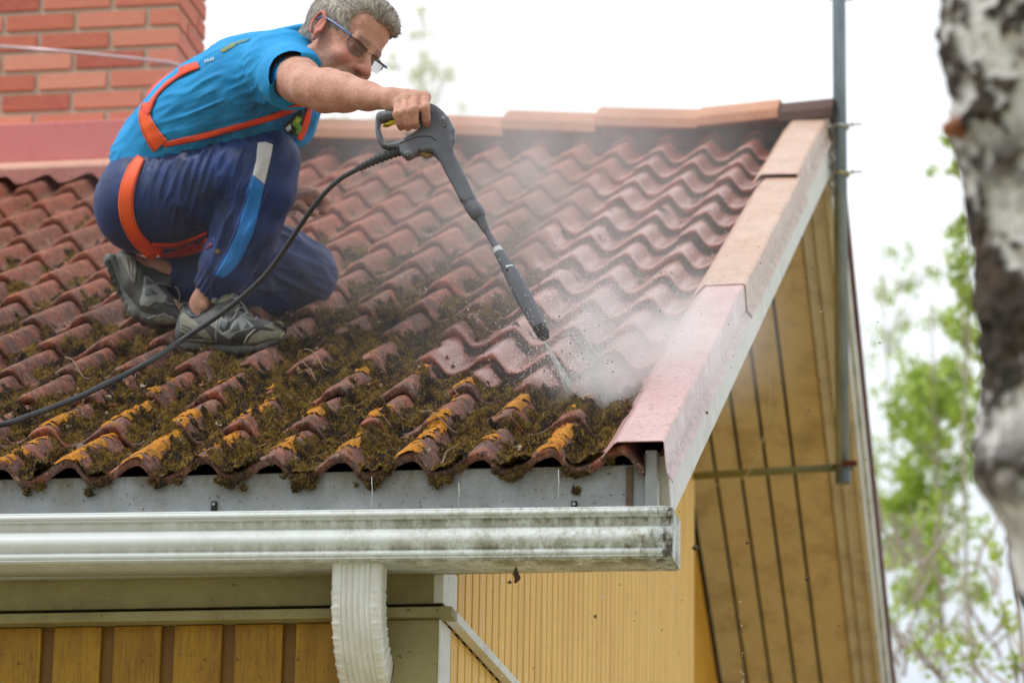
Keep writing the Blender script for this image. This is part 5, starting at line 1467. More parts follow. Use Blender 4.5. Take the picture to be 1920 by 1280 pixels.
hk = lambda o: kid(o, har)
har.matrix_parent_inverse = Matrix.Translation(-Vector(person.location))
ribbon('back_strap', [(372, 122), (340, 134), (308, 154), (286, 176), (276, 200), (272, 214)], [14, 17, 20, 20, 17], bvh_c, rm.m, har, .012, zdef=9.08)
ribbon('back_strap', [(273, 196), (271, 218), (279, 242), (294, 266), (301, 274)], [16, 22, 28, 33, 34], bvh_c, om.m, har, .010, zdef=9.06)
ribbon('waist_strap', [(306, 272), (335, 266), (380, 256), (430, 243), (480, 229), (520, 217), (548, 205), (566, 194)], [9, 11, 12, 12, 11, 11, 12, 10], bvh_c, rm.m, har, .007, zdef=8.9)
ribbon('thigh_strap', [(265, 295), (252, 316), (241, 345), (236, 378), (240, 412), (253, 442), (272, 464), (292, 481)], [16, 24, 27, 28, 27, 25, 26, 20], bvh_t, om.m, har, .006)
ribbon('thigh_strap', [(278, 462), (310, 474), (345, 471), (375, 462), (392, 452)], [12, 19, 20, 19, 18], bvh_t, rm.m, har, .006, zdef=9.0)
ribbon('thigh_strap', [(286, 459), (330, 459), (360, 449), (388, 436)], [8, 7, 6, 5], bvh_t, rm.m, har, .012, zdef=9.0)
ribbon('chest_strap', [(581, 198), (576, 222), (568, 246), (561, 262)], [8, 13, 13, 11], bvh_c, rm.m, har, .006, zdef=8.9)
wb = MB(); wb.box((-.006, -.004, -.003), (.006, .004, .003)); t_ = wb.build('buckle_tab', pal, har, bevel=.001); t_.location = P(312, 277, 8.93) 

# ---- shoes
def shoe_mat(name, c1, c2, sc=30):
    m = M(name, 0.6); a = m.noise(sc, 5, 0.7); m.color(m.mix(m.val(a, 0.35, 0.68), lin(c1), lin(c2))); m.bump(m.noise(260, 3), 0.25, 0.002); m.bump(a, 0.15, 0.004); return m.m
up_m = shoe_mat('dark_grey_mesh_upper', (94, 96, 96), (66, 68, 70)); ov_m = shoe_mat('silver_grey_overlay', (168, 174, 174), (136, 142, 142)); kh_m = shoe_mat('khaki_overlay', (150, 150, 134), (120, 120, 108))
so_m = shoe_mat('grey_rubber_sole', (120, 126, 126), (84, 88, 90)); dk_m = shoe_mat('black_rubber', (52, 52, 52), (36, 36, 36)); ms_m = shoe_mat('blue_grey_mesh', (104, 116, 120), (78, 88, 92), 200); wl_m = shoe_mat('pale_piping', (208, 210, 204), (180, 182, 176)); col_m = shoe_mat('slate_collar', (96, 104, 114), (74, 82, 92))
SD = -np.array([0, CT, ST])          # down the slope, the near side of the right shoe
def shoe_field(c, h=.0035): 
    c = np.array(c); return Field(c.min(0) - .09, c.max(0) + .09, h)
pts = [P(345, 640, 8.9), P(535, 560, 8.8), P(430, 540, 8.95), P(345, 560, 8.95)]
fs = shoe_field(pts)
def wide(f, chain, w, k=.012, ax=SD):
    for s_ in (-1, 0, 1): f.chain([(p + ax * w * s_ * (ww if True else 1), r) for (p, r, ww) in chain], k)
wide(fs, [(P(360, 606, 8.92), pr_(23, 8.9), 1), (P(352, 626, 8.92), pr_(20, 8.9), 1.1)], .008)
wide(fs, [(P(356, 622, 8.92), pr_(23, 8.9), 1.1), (P(400, 616, 8.90), pr_(30, 8.9), 1.0), (P(445, 618, 8.885), pr_(30, 8.9), 1.3), (P(485, 627, 8.88), pr_(25, 8.9), 1.6), (P(513, 626, 8.87), pr_(18, 8.9), 1.2)], .012)
wide(fs, [(P(420, 590, 8.90), pr_(24, 8.9), 1.0), (P(430, 562, 8.90), pr_(15, 8.9), 1.0)], .010)
fs.chain([(P(352, 578, 8.92), pr_(10, 8.9)), (P(354, 600, 8.92), pr_(18, 8.9))], .015)
# collar opening
fs.cone(P(380, 545, 8.92), P(378, 596, 8.92), .031, .0265, .006, 'sub')
Vr, Fr = fs.mesh(); Vr = relax(Vr, Fr, 1); 
shR_o = pp(mesh_np('shoe', Vr, Fr, up_m, None, True)); bvR = bvh_of(Vr, Fr); shR_o['label'] = 'grey trail shoe planted flat in front'
fl = shoe_field(pts)
wide(fl, [(P(354, 641, 8.92), pr_(13, 8.9), 1.0), (P(400, 646, 8.90), pr_(11, 8.9), .9), (P(450, 650, 8.885), pr_(11, 8.9), 1.25), (P(492, 643, 8.875), pr_(11, 8.9), 1.4), (P(523, 628, 8.87), pr_(10, 8.9), 1.0)], .020, .006)
Vv, Fv = fl.mesh(); N_ = normals(Vv, Fv)
lug = (np.sin((Vv @ np.array([1, 0, 0])) * 330) > 0.2) * 0.0018 * (N_ @ RN < -0.2)
Vv = Vv + N_ * lug[:, None]; sole = mesh_np('sole', Vv, Fv, so_m, shR_o, True)
allR = bvh_of(np.vstack([Vr, Vv]), np.vstack([Fr, Fv + len(Vr)]))
z3 = lambda L: [(180 + x / 5.0526, 440 + y / 5.0526) for x, y in L]
def dec(nm, L, mt, par, bv=None, lift=.002, st=2.4): return patch(nm, z3(L), bv or allR, mt, par, lift, st, .0016)
dec('heel_overlay', [(800, 780), (830, 740), (960, 840), (1060, 930), (1100, 990), (1040, 980), (960, 960), (880, 950), (800, 920)], kh_m, shR_o)
dec('heel_groove', [(812, 850), (900, 880), (1000, 950), (1060, 985), (1050, 992), (990, 962), (890, 892), (812, 862)], up_m, shR_o, None, .0036)
dec('heel_groove', [(805, 880), (880, 905), (960, 950), (950, 957), (878, 915), (805, 892)], up_m, shR_o, None, .0036)
dec('collar_lining', [(815, 650), (870, 650), (910, 740), (950, 745), (1080, 660), (1090, 690), (960, 785), (890, 780), (840, 720)], col_m, shR_o)
dec('tongue', [(1090, 590), (1250, 530), (1295, 520), (1300, 580), (1230, 640), (1130, 660), (1090, 640)], kh_m, shR_o)
dec('midfoot_overlay', [(1060, 850), (1150, 790), (1180, 750), (1200, 790), (1170, 890), (1200, 930), (1270, 900), (1300, 830), (1380, 760), (1420, 790), (1500, 880), (1440, 900), (1330, 930), (1270, 990), (1180, 940), (1120, 890)], ov_m, shR_o)
dec('mesh_window', [(1265, 925), (1340, 830), (1365, 900)], ms_m, shR_o, None, .0042)
dec('mesh_window', [(1400, 890), (1425, 840), (1465, 880)], ms_m, shR_o, None, .0042)
dec('mesh_window', [(1185, 880), (1190, 830), (1250, 790), (1260, 850), (1225, 900)], ms_m, shR_o, None, .0042)
dec('toe_overlay', [(1590, 870), (1690, 830), (1750, 815), (1780, 850), (1770, 930), (1720, 975), (1600, 1000), (1520, 1020), (1430, 1030), (1480, 950), (1550, 900)], kh_m, shR_o)
dec('side_wrap', [(1270, 985), (1380, 930), (1500, 880), (1600, 880), (1690, 905), (1680, 915), (1560, 905), (1490, 940), (1410, 1020), (1330, 1010)], dk_m, shR_o, None, .0034)
dec('pale_stripe', [(1400, 1015), (1430, 960), (1500, 900), (1512, 903), (1445, 965), (1412, 1018)], wl_m, shR_o, None, .0050)
dec('toe_bumper', [(1750, 870), (1790, 840), (1812, 880), (1800, 930), (1760, 950)], dk_m, shR_o, None, .0034)
dec('yellow_toe_line', [(1730, 965), (1765, 920), (1768, 940), (1735, 975)], shoe_mat('yellow_trim', (196, 196, 120), (170, 170, 100)), shR_o, None, .005)
dec('sole_stripe', [(790, 1010), (900, 985), (1060, 990), (1130, 1010), (1060, 1005), (900, 1000), (800, 1025)], kh_m, shR_o, None, .003)
def lace(L, r=.0016, bv=None, par=None, lift=.004, mt=None):
    q = smooth_path(z3(L), 20); out = []; zl = None
    for x, y in q:
        p, n = cast(bv or allR, x, y)
        if p is None: p = P(x, y, zl or 8.85); n = np.zeros(3)
        zl = (p - CAM) @ CF; out.append(p + n * lift)
    b = MB(); b.tube(np.array(out), r, 6); return b.build('lace', mt or lace_m, par or shR_o, smooth=True)
lace_m = shoe_mat('grey_lace', (176, 178, 172), (140, 142, 138))
for L in ([(1180, 650), (1280, 600), (1330, 640)], [(1200, 700), (1300, 650), (1370, 690)], [(1310, 730), (1380, 690), (1430, 740)], [(1380, 790), (1440, 740), (1490, 770)], [(1200, 740), (1190, 800), (1250, 825), (1310, 790), (1330, 710), (1290, 650)],
          [(1180, 740), (1150, 850), (1140, 940), (1142, 1000)], [(1300, 600), (1370, 640), (1420, 700), (1440, 730)], [(1400, 790), (1440, 800), (1500, 820), (1520, 790)]): lace(L)
dec('heel_loop', [(785, 690), (800, 655), (820, 650), (815, 670), (800, 690), (798, 725)], kh_m, shR_o, None, .004)
# left shoe, up on its toe
TL_ = unit(P(296, 596, 9.2) - P(225, 490, 9.27)); SL = -CF * 0.97 - CU * 0.1
SL = unit(SL - TL_ * (SL @ TL_))
ptsL = [P(200, 480, 9.25), P(340, 615, 9.2), P(330, 510, 9.3)]
fs = shoe_field(ptsL)
def wideL(f, ch, w, k=.012): wide(f, ch, w, k, SL)
wideL(fs, [(P(238, 494, 9.26), pr_(22, 9.2), 1), (P(262, 535, 9.24), pr_(32, 9.2), 1), (P(292, 572, 9.22), pr_(31, 9.2), 1.4), (P(312, 588, 9.21), pr_(21, 9.2), 1.3), (P(325, 594, 9.2), pr_(14, 9.2), 1)], .014)
wideL(fs, [(P(290, 530, 9.25), pr_(26, 9.2), 1), (P(312, 526, 9.26), pr_(12, 9.2), 1)], .010)
fs.cone(P(350, 480, 9.28), P(285, 500, 9.27), .040, .030, .006, 'sub')
VlL, FlL = fs.mesh(); VlL = relax(VlL, FlL, 1); shL_o = pp(mesh_np('shoe', VlL, FlL, up_m, None, True)); shL_o['label'] = 'grey trail shoe standing on its toe behind'
fl = shoe_field(ptsL)
wideL(fl, [(P(214, 492, 9.26), pr_(13, 9.2), 1), (P(238, 548, 9.24), pr_(13, 9.2), .9), (P(264, 590, 9.22), pr_(13, 9.2), 1.25), (P(292, 601, 9.21), pr_(12, 9.2), 1.3), (P(325, 601, 9.2), pr_(9, 9.2), 1)], .024, .006)
VsL, FsL = fl.mesh(); N_ = normals(VsL, FsL); VsL = VsL + N_ * (((np.sin((VsL @ TL_) * 300) > .2) * .002) * (N_ @ np.cross(TL_, SL) * (1 if np.cross(TL_, SL) @ CR < 0 else -1) > .3))[:, None]
mesh_np('sole', VsL, FsL, so_m, shL_o, True)
allL = bvh_of(np.vstack([VlL, VsL]), np.vstack([FlL, FsL + len(VlL)]))
dL = lambda nm, L, mt, lift=.002: dec(nm, L, mt, shL_o, allL, lift)
dL('heel_overlay', [(230, 200), (300, 195), (370, 210), (385, 330), (370, 470), (340, 430), (280, 310)], kh_m)
dL('heel_groove', [(330, 215), (338, 215), (352, 330), (350, 420), (342, 400), (344, 330)], up_m, .0036)
dL('heel_groove', [(290, 215), (298, 215), (320, 310), (335, 390), (325, 380), (308, 310)], up_m, .0036)
dL('midfoot_overlay', [(455, 395), (490, 400), (570, 480), (670, 590), (640, 650), (560, 640), (500, 680), (430, 670), (420, 640), (440, 560), (450, 470)], ov_m)
dL('mesh_window', [(465, 420), (550, 475), (465, 475)], ms_m, .0042)
dL('mesh_window', [(470, 580), (475, 520), (520, 520), (585, 570)], ms_m, .0042)
dL('mesh_window', [(520, 690), (560, 655), (610, 660), (600, 720)], ms_m, .0042)
dL('toe_overlay', [(540, 790), (620, 750), (720, 790), (780, 800), (780, 840), (640, 850), (560, 830)], kh_m)
dL('pale_stripe', [(490, 785), (560, 765), (640, 740), (735, 790), (728, 796), (638, 752), (560, 777), (495, 797)], wl_m, .004)
dL('outsole_rim', [(100, 240), (130, 230), (180, 380), (240, 540), (250, 580), (215, 560), (150, 420)], dk_m, .003)
lace([(650, 630), (680, 665), (750, 665), (790, 600), (775, 520), (745, 490)], .0016, allL, shL_o, .006)
lace([(560, 480), (640, 470), (700, 480)], .0016, allL, shL_o, .005)

# white cord by the left hand
b = MB(); b.tube(smooth_path([P(515, 398, 9.2), P(530, 403, 9.25), P(545, 404, 9.3), P(556, 398, 9.32)], 12), .003, 8)
tag(b.build('white_cord', M('white_rope', 0.7).color(lin((214, 210, 218))).m, None, smooth=True), 'short white cord held low behind the raised knee', 'cord')
# ------------------------------------------------------------------ pressure-washer gun and lance
gun = empty('pressure_washer_gun', 'dark grey spray gun with yellow trigger and long lance in the right hand', 'spray gun', tuple(P(800, 230, 8.20)))
def gp(o):
    o.parent = gun; o.matrix_parent_inverse = Matrix.Translation(-Vector(gun.location)); return o
GA, GB_ = P(790, 215, 8.205), P(1015, 632, 7.99)
def gz(px, py):
    "depth of the plane the gun lies in"
    t = ((px - 790) * 225 + (py - 215) * 417) / (225 ** 2 + 417 ** 2); return 8.205 + t * (7.99 - 8.205)
def G(px, py, dz=0.0): return P(px, py, gz(px, py) + dz)
Q2 = lambda L: [(680 + x / 7.1095, 140 + y / 7.111) for x, y in L]
def gch(f, L, hw, k=.006):
    "chain of flattened cones: list of (x,y,r px) in photo pixels; hw = half thickness across"
    for s_ in (-1, -0.33, 0.33, 1):
        f.chain([(G(x, y, s_ * max(0, hw - pr_(r, 8.25) * .75)), pr_(r, 8.25) * (1 if abs(s_) < .5 else .92)) for x, y, r in L], k)
gf = Field(np.minimum(G(700, 180), G(920, 460)) - .06, np.maximum(G(860, 180), G(905, 440)) + .07, .0026)
GC = G(800, 260); E1 = unit(G(900, 260) - GC); E2 = G(800, 360) - GC; E2 = unit(E2 - E1 * (E2 @ E1))
def g2(L):
    out = []
    for x, y in L:
        v = G(x, y) - GC; out.append((v @ E1, v @ E2))
    return out
def sm2d(L, n): 
    q = smooth_path([(a, b, 0) for a, b in L], n); return [(a, b) for a, b, _ in q]
outer = sm2d(Q2([(196, 545), (245, 515), (330, 508), (420, 495), (600, 470), (760, 440), (905, 408), (1000, 445), (1100, 530), (1170, 640), (1208, 760), (1222, 880), (1208, 985), (1232, 1070)]), 46) + [(866, 316), (880, 345), (889, 366), (890, 378), (876, 387), (862, 376)] + [(850, 352), (836, 326), (824, 302)] + \
    sm2d(Q2([(985, 1110), (920, 1055), (860, 1055), (780, 1062), (700, 1082), (650, 1112), (590, 1132), (548, 1100), (505, 1062), (495, 1000), (430, 998), (340, 990), (262, 975), (215, 905), (186, 820), (180, 700), (185, 600)]), 40)
hole = sm2d(Q2([(232, 640), (300, 625), (420, 600), (600, 600), (720, 640), (775, 700), (745, 755), (640, 830), (520, 890), (420, 930), (315, 948), (288, 900), (268, 820), (238, 760)]), 40)
gf.prism(GC, E1, E2, [g2(outer), g2(hole)], .0185, .0075, .003)
gch(gf, [(835, 226, 8), (846, 246, 7), (848, 264, 6), (844, 280, 6)], .0215, .004)
gch(gf, [(724, 217, 8), (745, 215, 8), (775, 210, 8), (806, 208, 8)], .020, .005)
gch(gf, [(764, 289, 5.5), (771, 290, 5.5)], .0205, .003)
gf.prism(GC, E1, E2, [g2(sm2d(Q2([(745, 985), (850, 960), (960, 965), (1050, 1020), (1000, 1110), (960, 1045), (860, 1035), (785, 1052)]), 26))], .0225, .003, .003)
Vg, Fg = gf.mesh(); Vg = relax(Vg, Fg, 1, .3)
gm_ = M('grey_plastic', 0.5); a_ = gm_.noise(9, 5, .7)
c_ = gm_.mix(gm_.val(a_, .35, .7), lin((116, 120, 130)), lin((94, 98, 110))); c_ = gm_.mix(gm_.val(gm_.noise(130, 3), .66, .74, 0, .5), c_, lin((168, 168, 170))); gm_.color(c_)
gm_.bump(gm_.noise(500, 2), .12, .0008)
body_g = gp(mesh_np('gun_body', Vg, Fg, gm_.m, None, True)); bvg = bvh_of(Vg, Fg)
yel = M('yellow_plastic', 0.45); yel.color(yel.mix(yel.val(yel.noise(40, 4), .4, .7), lin((232, 206, 56)), lin((200, 170, 48))))
tf = Field(G(705, 200) - .05, G(760, 260) + .05, .0022)
for s_ in (-.5, .5):
    tf.chain([(G(x, y, s_ * .010), pr_(r, 8.27)) for x, y, r in ((748, 228, 4), (735, 230, 4.5), (724, 236, 4.5), (717, 244, 4.5), (719, 251, 4))], .004)
Vy, Fy = tf.mesh(); gp(mesh_np('trigger', Vy, Fy, yel.m, None, True))
br_ = M('ochre_plastic', .6).color(lin((140, 112, 66))).m
b = MB(); 
lk = Field(G(790, 280) - .04, G(815, 300) + .04, .0022); lk.chain([(G(792, 288, -.006), .007), (G(800, 292, -.006), .007), (G(808, 291, -.006), .005)], .004)
Vk, Fk = lk.mesh(); gp(mesh_np('lock_lever', Vk, Fk, br_, None, True))
seam = M('seam_shadow', .8).color(lin((34, 36, 42))).m
def seamline(nm, L, r=.0009, lift=.0004):
    out = []
    for x, y in smooth_path(Q2(L), 26):
        p, n = cast(bvg, x, y)
        if p is not None: out.append(p + n * lift)
    if len(out) > 2:
        t = MB(); t.tube(np.array(out), r, 5); t.build(nm, seam, body_g)
seamline('seam', [(490, 920), (600, 875), (720, 838), (830, 822), (920, 840), (985, 890)])
seamline('seam', [(745, 980), (780, 1055), (860, 1035), (950, 1035)])
for x, y in ((1088, 677), (602, 1068), (817, 983), (1168, 1030), (1000, 1145), (235, 922)):
    px, py = Q2([(x, y)])[0]; p, n = cast(bvg, px, py)
    if p is None: continue
    big_ = x in (1088, 602)
    t = MB(); t.tube([p, p + n * .0012], .0042 if big_ else .0018, 12); t.build('screw_recess', seam, body_g)
    t = MB(); t.tube([p + n * .0008, p + n * .0018], .0026 if big_ else .0015, 10); t.build('screw', steel_m, body_g)
# lance: lock nut, ribbed boss, rod, ring, long nozzle tube, tip
def seg(nm, L, mt, par=None, n=26):
    t = MB(); q = [G(x, y) for x, y, r in L]; t.tube(np.array(q), [pr_(r, 8.15) for x, y, r in L], n)
    o = t.build(nm, mt, par, smooth=True)
    for p in o.data.polygons: p.use_smooth = len(p.vertices) == 4
    m_ = o.modifiers.new('e', 'EDGE_SPLIT'); m_.split_angle = .6
    return o
lance = gp(seg('lance', [(878, 372, 14.5), (884, 386, 14.2), (888, 390, 15.2), (897, 404, 14.2), (899, 408, 11.5)], gm_.m))
L = []
for i in range(15):
    t = i / 14; x, y = 896 + 15 * t, 402 + 30 * t; r = 12.0 - 5.0 * t; L.append((x, y, r if i % 2 == 0 else r * .86))
seg('bend_guard', L, gm_.m, lance)
seg('rod', [(908, 426, 5.8), (921, 448, 5.8), (933, 466, 6.6), (935, 470, 8)], gm_.m, lance)
seg('size_ring', [(931, 464, 7.8), (936, 473, 9.4)], M('pale_ring', .5).color(lin((206, 210, 210))).m, lance)
seg('nozzle_tube', [(935, 472, 9.4), (942, 484, 10.2), (952, 500, 12.4), (970, 534, 15.4), (988, 569, 15.6), (1004, 599, 13.8), (1014, 617, 12.4), (1019, 627, 8)], gm_.m, lance)
seg('nozzle_tip', [(1011, 612, 13.2), (1020, 629, 12.0), (1023, 635, 8)], M('black_nozzle', .5).color(lin((40, 42, 46))).m, lance)
tube_o = [o for o in lance.children if o.name.startswith('nozzle_tube')][0]
me_ = tube_o.data; bvn = bvh_of(np.array([v.co[:] for v in me_.vertices]), [p.vertices[:] for p in me_.polygons if len(p.vertices) == 4])
patch('white_mark', [(948, 498), (960, 496), (963, 499), (956, 500), (950, 503)], bvn, wt_, lance, .0006, 2, .0004)
for x, y in ((951, 506), (1013, 621), (986, 580)):
    p, n = cast(bvn, x, y)
    if p is not None: t = MB(); t.tube([p, p + n * .0006], .0032 if x != 986 else .0018, 10); t.build('vent_hole', seam, lance)
# hose with its ribbed sleeve
hose_m = M('black_rubber_hose', .55); a_ = hose_m.noise(20, 5, .7); hose_m.color(hose_m.mix(hose_m.val(a_, .35, .7), lin((62, 66, 72)), lin((46, 50, 54)))); hose_m.bump(hose_m.noise(300, 2), .15, .001)
rp_pts = smooth_path([G(756, 281), G(735, 288), G(712, 297), G(690, 307), G(672, 316)], 44)
t = MB(); t.tube(rp_pts, [.0118 - .0042 * i / 43 + (.0016 if (i % 4) < 2 else -.0008) for i in range(44)], 16)
gp(t.build('ribbed_sleeve', hose_m.m, None, smooth=True))
def hz(px, py, lift): 
    X, s = px_roof(px, py); q = rp(X, s, .018 + lift); return q
hp_ = [(672, 316, 8.285), (636, 337, 8.30), (600, 372, 8.32), (565, 420, 8.36), (532, 470, 8.41), (497, 516, 8.46), (455, 556, 8.50), (412, 590, 8.53), (372, 617, 8.54), (330, 645, 8.53)]
pts = [P(x, y, z) for x, y, z in hp_]
for x, y, l in ((285, 675, .050), (240, 700, .030), (200, 719, .022), (150, 743, .014), (100, 763, .010), (50, 781, .010), (0, 796, .010)):
    q = on_roof(x, y, .018 + l); pts.append(q)
last = pts[-1]; X, s, h = to_roof(last)
pts += [rp(X - .12, s - .035, .03), rp(X - .35, s - .10, .03), rp(X - .7, s - .22, .03), rp(X - .9, s - .38, -.02), rp(X - .95, s - .5, -.2), rp(X - .95, s - .52, -.6)]
path_h = smooth_path(pts, 220)
t = MB(); t.tube(path_h, np.interp(np.linspace(0, 1, 220), [0, .1, .45, 1], [.0060, .0060, .0068, .0068]), 16)
hose = tag(t.build('hose', hose_m.m, None, smooth=True), 'black rubber hose running from the spray gun across the shoe and tiles', 'hose')
# ------------------------------------------------------------------ foreground birch
BZ = 4.5
edge_pts = [(-500, 1700), (-250, 1745), (0, 1778), (70, 1768), (160, 1785), (215, 1778), (300, 1797), (400, 1822), (500, 1838), (570, 1834), (620, 1848), (700, 1852), (760, 1845), (830, 1829), (900, 1832), (940, 1850), (1000, 1885), (1080, 1907), (1160, 1930), (1300, 1960), (1700, 2040)]
birch = empty('birch_tree', 'close blurred birch with peeling black and white bark', 'tree', tuple(P(2150, 1280, BZ)))
def bp(o, root):
    o.parent = root; o.matrix_parent_inverse = Matrix.Translation(-Vector(root.location)); return o
ys = np.arange(-900, 1900, 6.0); ex = np.interp(ys, [a for a, b in edge_pts], [b for a, b in edge_pts])
Rb = 0.150
NA = 220
V = []
for y, x in zip(ys, ex):
    c = P(x + Rb * FPX / BZ, y, BZ + .02)
    for k in range(NA):
        a = 2 * math.pi * k / NA; V.append(c + Rb * (math.cos(a) * CR - math.sin(a) * CF))
V = np.array(V)
p_ = V.copy(); n_lo = fbm(p_ * np.array([9, 9, 7]), 4); n_hi = fbm(p_ * 55, 3)
dark = np.clip((n_lo + 0.40 * (n_hi - .5) - 0.485) / 0.02, 0, 1)
y_, z_ = proj_arr(V)[1], None
dark = np.maximum(dark, np.clip(1 - np.abs(y_ - 880) / 150, 0, 1) * np.clip((n_hi - .28) * 5, 0, 1))
dark = np.maximum(dark, np.clip(1 - np.abs(y_ - 300) / 110, 0, 1) * np.clip((n_hi - .32) * 5, 0, 1))
cen = np.repeat(np.array([P(x + Rb * FPX / BZ, y, BZ + .02) for y, x in zip(ys, ex)]), NA, 0)
out = V - cen; out /= np.linalg.norm(out, axis=1)[:, None]
V = V + out * (dark * (0.004 + 0.018 * (n_hi - .4)) + (n_lo - .5) * 0.02)[:, None]
rows_ = len(ys); a = (np.arange(rows_ - 1)[:, None] * NA + np.arange(NA)[None]); b_ = (np.arange(rows_ - 1)[:, None] * NA + (np.arange(NA)[None] + 1) % NA)
Fq = np.stack([a.ravel(), b_.ravel(), (b_ + NA).ravel(), (a + NA).ravel()], 1)
bk = M('birch_bark', 0.85); D = bk.attr('dark'); f1 = bk.noise(30, 6, .75); f2 = bk.noise(9, 5, .7)
c_ = bk.mix(bk.val(f1, .44, .72), lin((246, 246, 248)), lin((186, 180, 180)))
dk_ = bk.mix(bk.val(f1, .42, .66), lin((26, 20, 18)), lin((96, 82, 72))); dk_ = bk.mix(bk.val(f2, .58, .68, 0, .6), dk_, lin((96, 76, 56)))
bk.color(bk.mix(D, c_, dk_)); bk.bump(f1, .8, .02)
bp(mesh_np('trunk', V, Fq, bk.m, None, True, {'dark': dark}), birch)
st = MB(); st.tube([P(1812, 240, BZ), P(1790, 240, BZ - .03), P(1774, 243, BZ - .04), P(1768, 244, BZ - .04)], [.018, .012, .009, .006], 14)
bp(st.build('branch_stub', M('stub_wood', .8).color(lin((150, 96, 66))).m, None, smooth=True), birch)

# ------------------------------------------------------------------ trees behind
def leafy(root, name, clusters, mat, seed, size):
    r = np.random.default_rng(seed); Q = []
    for (x, y, z, rad, n, pxr) in clusters:
        c = P(x, y, z); R = rad * z / FPX; k = max(3, n // 18)
        sub = r.normal(size=(k, 3)) * R * np.array([.5, .5, .5]); cen = c + sub[r.integers(0, k, n)] + r.normal(size=(n, 3)) * R * .20
        Q.append(cen)
    Cn = np.vstack(Q); n = len(Cn)
    d = r.normal(size=(n, 3)); d[:, 2] -= .6; d /= np.linalg.norm(d, axis=1)[:, None]
    s = np.cross(d, r.normal(size=(n, 3))); s /= np.linalg.norm(s, axis=1)[:, None]; L = r.uniform(.7, 1.3, n)[:, None] * size
    q = np.stack([Cn, Cn + d * L * .5 + s * L * .38, Cn + d * L, Cn + d * L * .5 - s * L * .38], 1).reshape(-1, 3)
    o = mesh_np(name, q, np.arange(n * 4).reshape(-1, 4), mat, None, False); return bp(o, root), Cn
def wood(root, name, paths, mat):
    t = MB()
    for pts, r0, r1 in paths:
        q = smooth_path(pts, 12); t.tube(q, np.linspace(r0, r1, 12), 6, False)
    return bp(t.build(name, mat, None, smooth=True), root)
lf_m = M('spring_leaf', .5); rid = lf_m.n.new('ShaderNodeNewGeometry').outputs['Random Per Island']
lc = lf_m.ramp(rid, [(0, lin((146, 176, 64))), (.5, lin((178, 204, 88))), (1, lin((208, 220, 130)))]); lf_m.color(lc); lf_m.translucent(lc, .5)
lf2 = M('hazed_leaf', .6); rid = lf2.n.new('ShaderNodeNewGeometry').outputs['Random Per Island']
lc = lf2.ramp(rid, [(0, lin((222, 230, 204))), (1, lin((240, 243, 228)))]); lf2.color(lc); lf2.translucent(lc, .55)  # haze over the far treetop is put into these pale colours
wd_m = M('pale_branch', .8); wd_m.color(wd_m.mix(wd_m.noise(3, 4), lin((150, 142, 130)), lin((200, 192, 180))))
wd2 = M('greyish_twigwood', .8).color(lin((186, 182, 172))).m
def tree(label, tx, z, ytop, clusters, seed, leafmat, woodmat, r0, size, group='young birches beyond the house', density=1.0, leaf_r=1.0):
    base = P(tx, 1280, z); base[2] = GZ; root = empty('young_birch', label, 'tree', tuple(base), group)
    r = random.Random(seed); top = P(tx, ytop, z)
    trunk_pts = [base, base + (top - base) * .35 + np.array([r.uniform(-.1, .1), 0, 0]), base + (top - base) * .7 + np.array([r.uniform(-.15, .15), 0, 0]), top]
    wood(root, 'trunk', [(trunk_pts, r0, r0 * .25)], woodmat)
    sp = smooth_path(trunk_pts, 60)
    cl = [(x, y, z + r.uniform(-1, 1) * .6, rad, int(n * density * 1.35), 0) for x, y, rad, n in clusters]
    o, Cn = leafy(root, 'crown', cl, leafmat, seed, size)
    br = []
    for (x, y, zz, rad, n, _) in cl:
        c = P(x, y, zz); zt = c[2] - rad * zz / FPX - r.uniform(.1, .5); i = int(np.argmin(np.abs(sp[:, 2] - zt))); a = sp[i]
        br.append(([a, a * .5 + c * .5 + np.array([0, 0, -.06]), c], r0 * .34, r0 * .08))
        for q in range(7):
            e = c + np.array([r.gauss(0, 1), r.gauss(0, 1), r.gauss(0.1, 1)]) * rad * zz / FPX * .6
            br.append(([a * .25 + c * .75, c * .6 + e * .4, e], r0 * .13, r0 * .05))
    wood(root, 'branches', br, woodmat)
    return root
tree('young birch with the thickest bright green foliage, between pole and bark trunk', 1745, 27, 560,
     [(1725, 715, 52, 420), (1760, 760, 48, 380), (1700, 770, 46, 340), (1740, 830, 42, 300), (1790, 700, 44, 260), (1715, 880, 50, 240), (1765, 930, 56, 300), (1720, 1000, 44, 260), (1750, 1060, 56, 340), (1690, 950, 46, 220), (1800, 860, 50, 200), (1710, 1110, 50, 220), (1660, 1010, 44, 130), (1770, 1160, 50, 130), (1820, 770, 40, 160)], 21, lf_m.m, wd_m.m, .03, .055)
tree('tall sparse birch whose leaves hang beside the dark bark edge', 1830, 24, 180,
     [(1812, 470, 34, 170), (1800, 420, 28, 60), (1822, 560, 34, 130), (1795, 520, 30, 60), (1835, 640, 34, 130), (1810, 620, 36, 100), (1785, 310, 30, 60), (1800, 250, 28, 60), (1775, 600, 40, 60), (1790, 1010, 60, 160), (1830, 1090, 50, 120)], 22, lf_m.m, wd_m.m, .026, .05)
tree('faint thin birch nearest the pole with few leaves', 1650, 34, 420,
     [(1640, 545, 46, 60), (1690, 520, 44, 60), (1665, 640, 50, 70), (1625, 850, 40, 170), (1640, 940, 46, 190), (1650, 1040, 44, 120), (1640, 1150, 40, 90), (1700, 600, 50, 50), (1740, 500, 50, 50)], 23, lf_m.m, wd2, .03, .06)
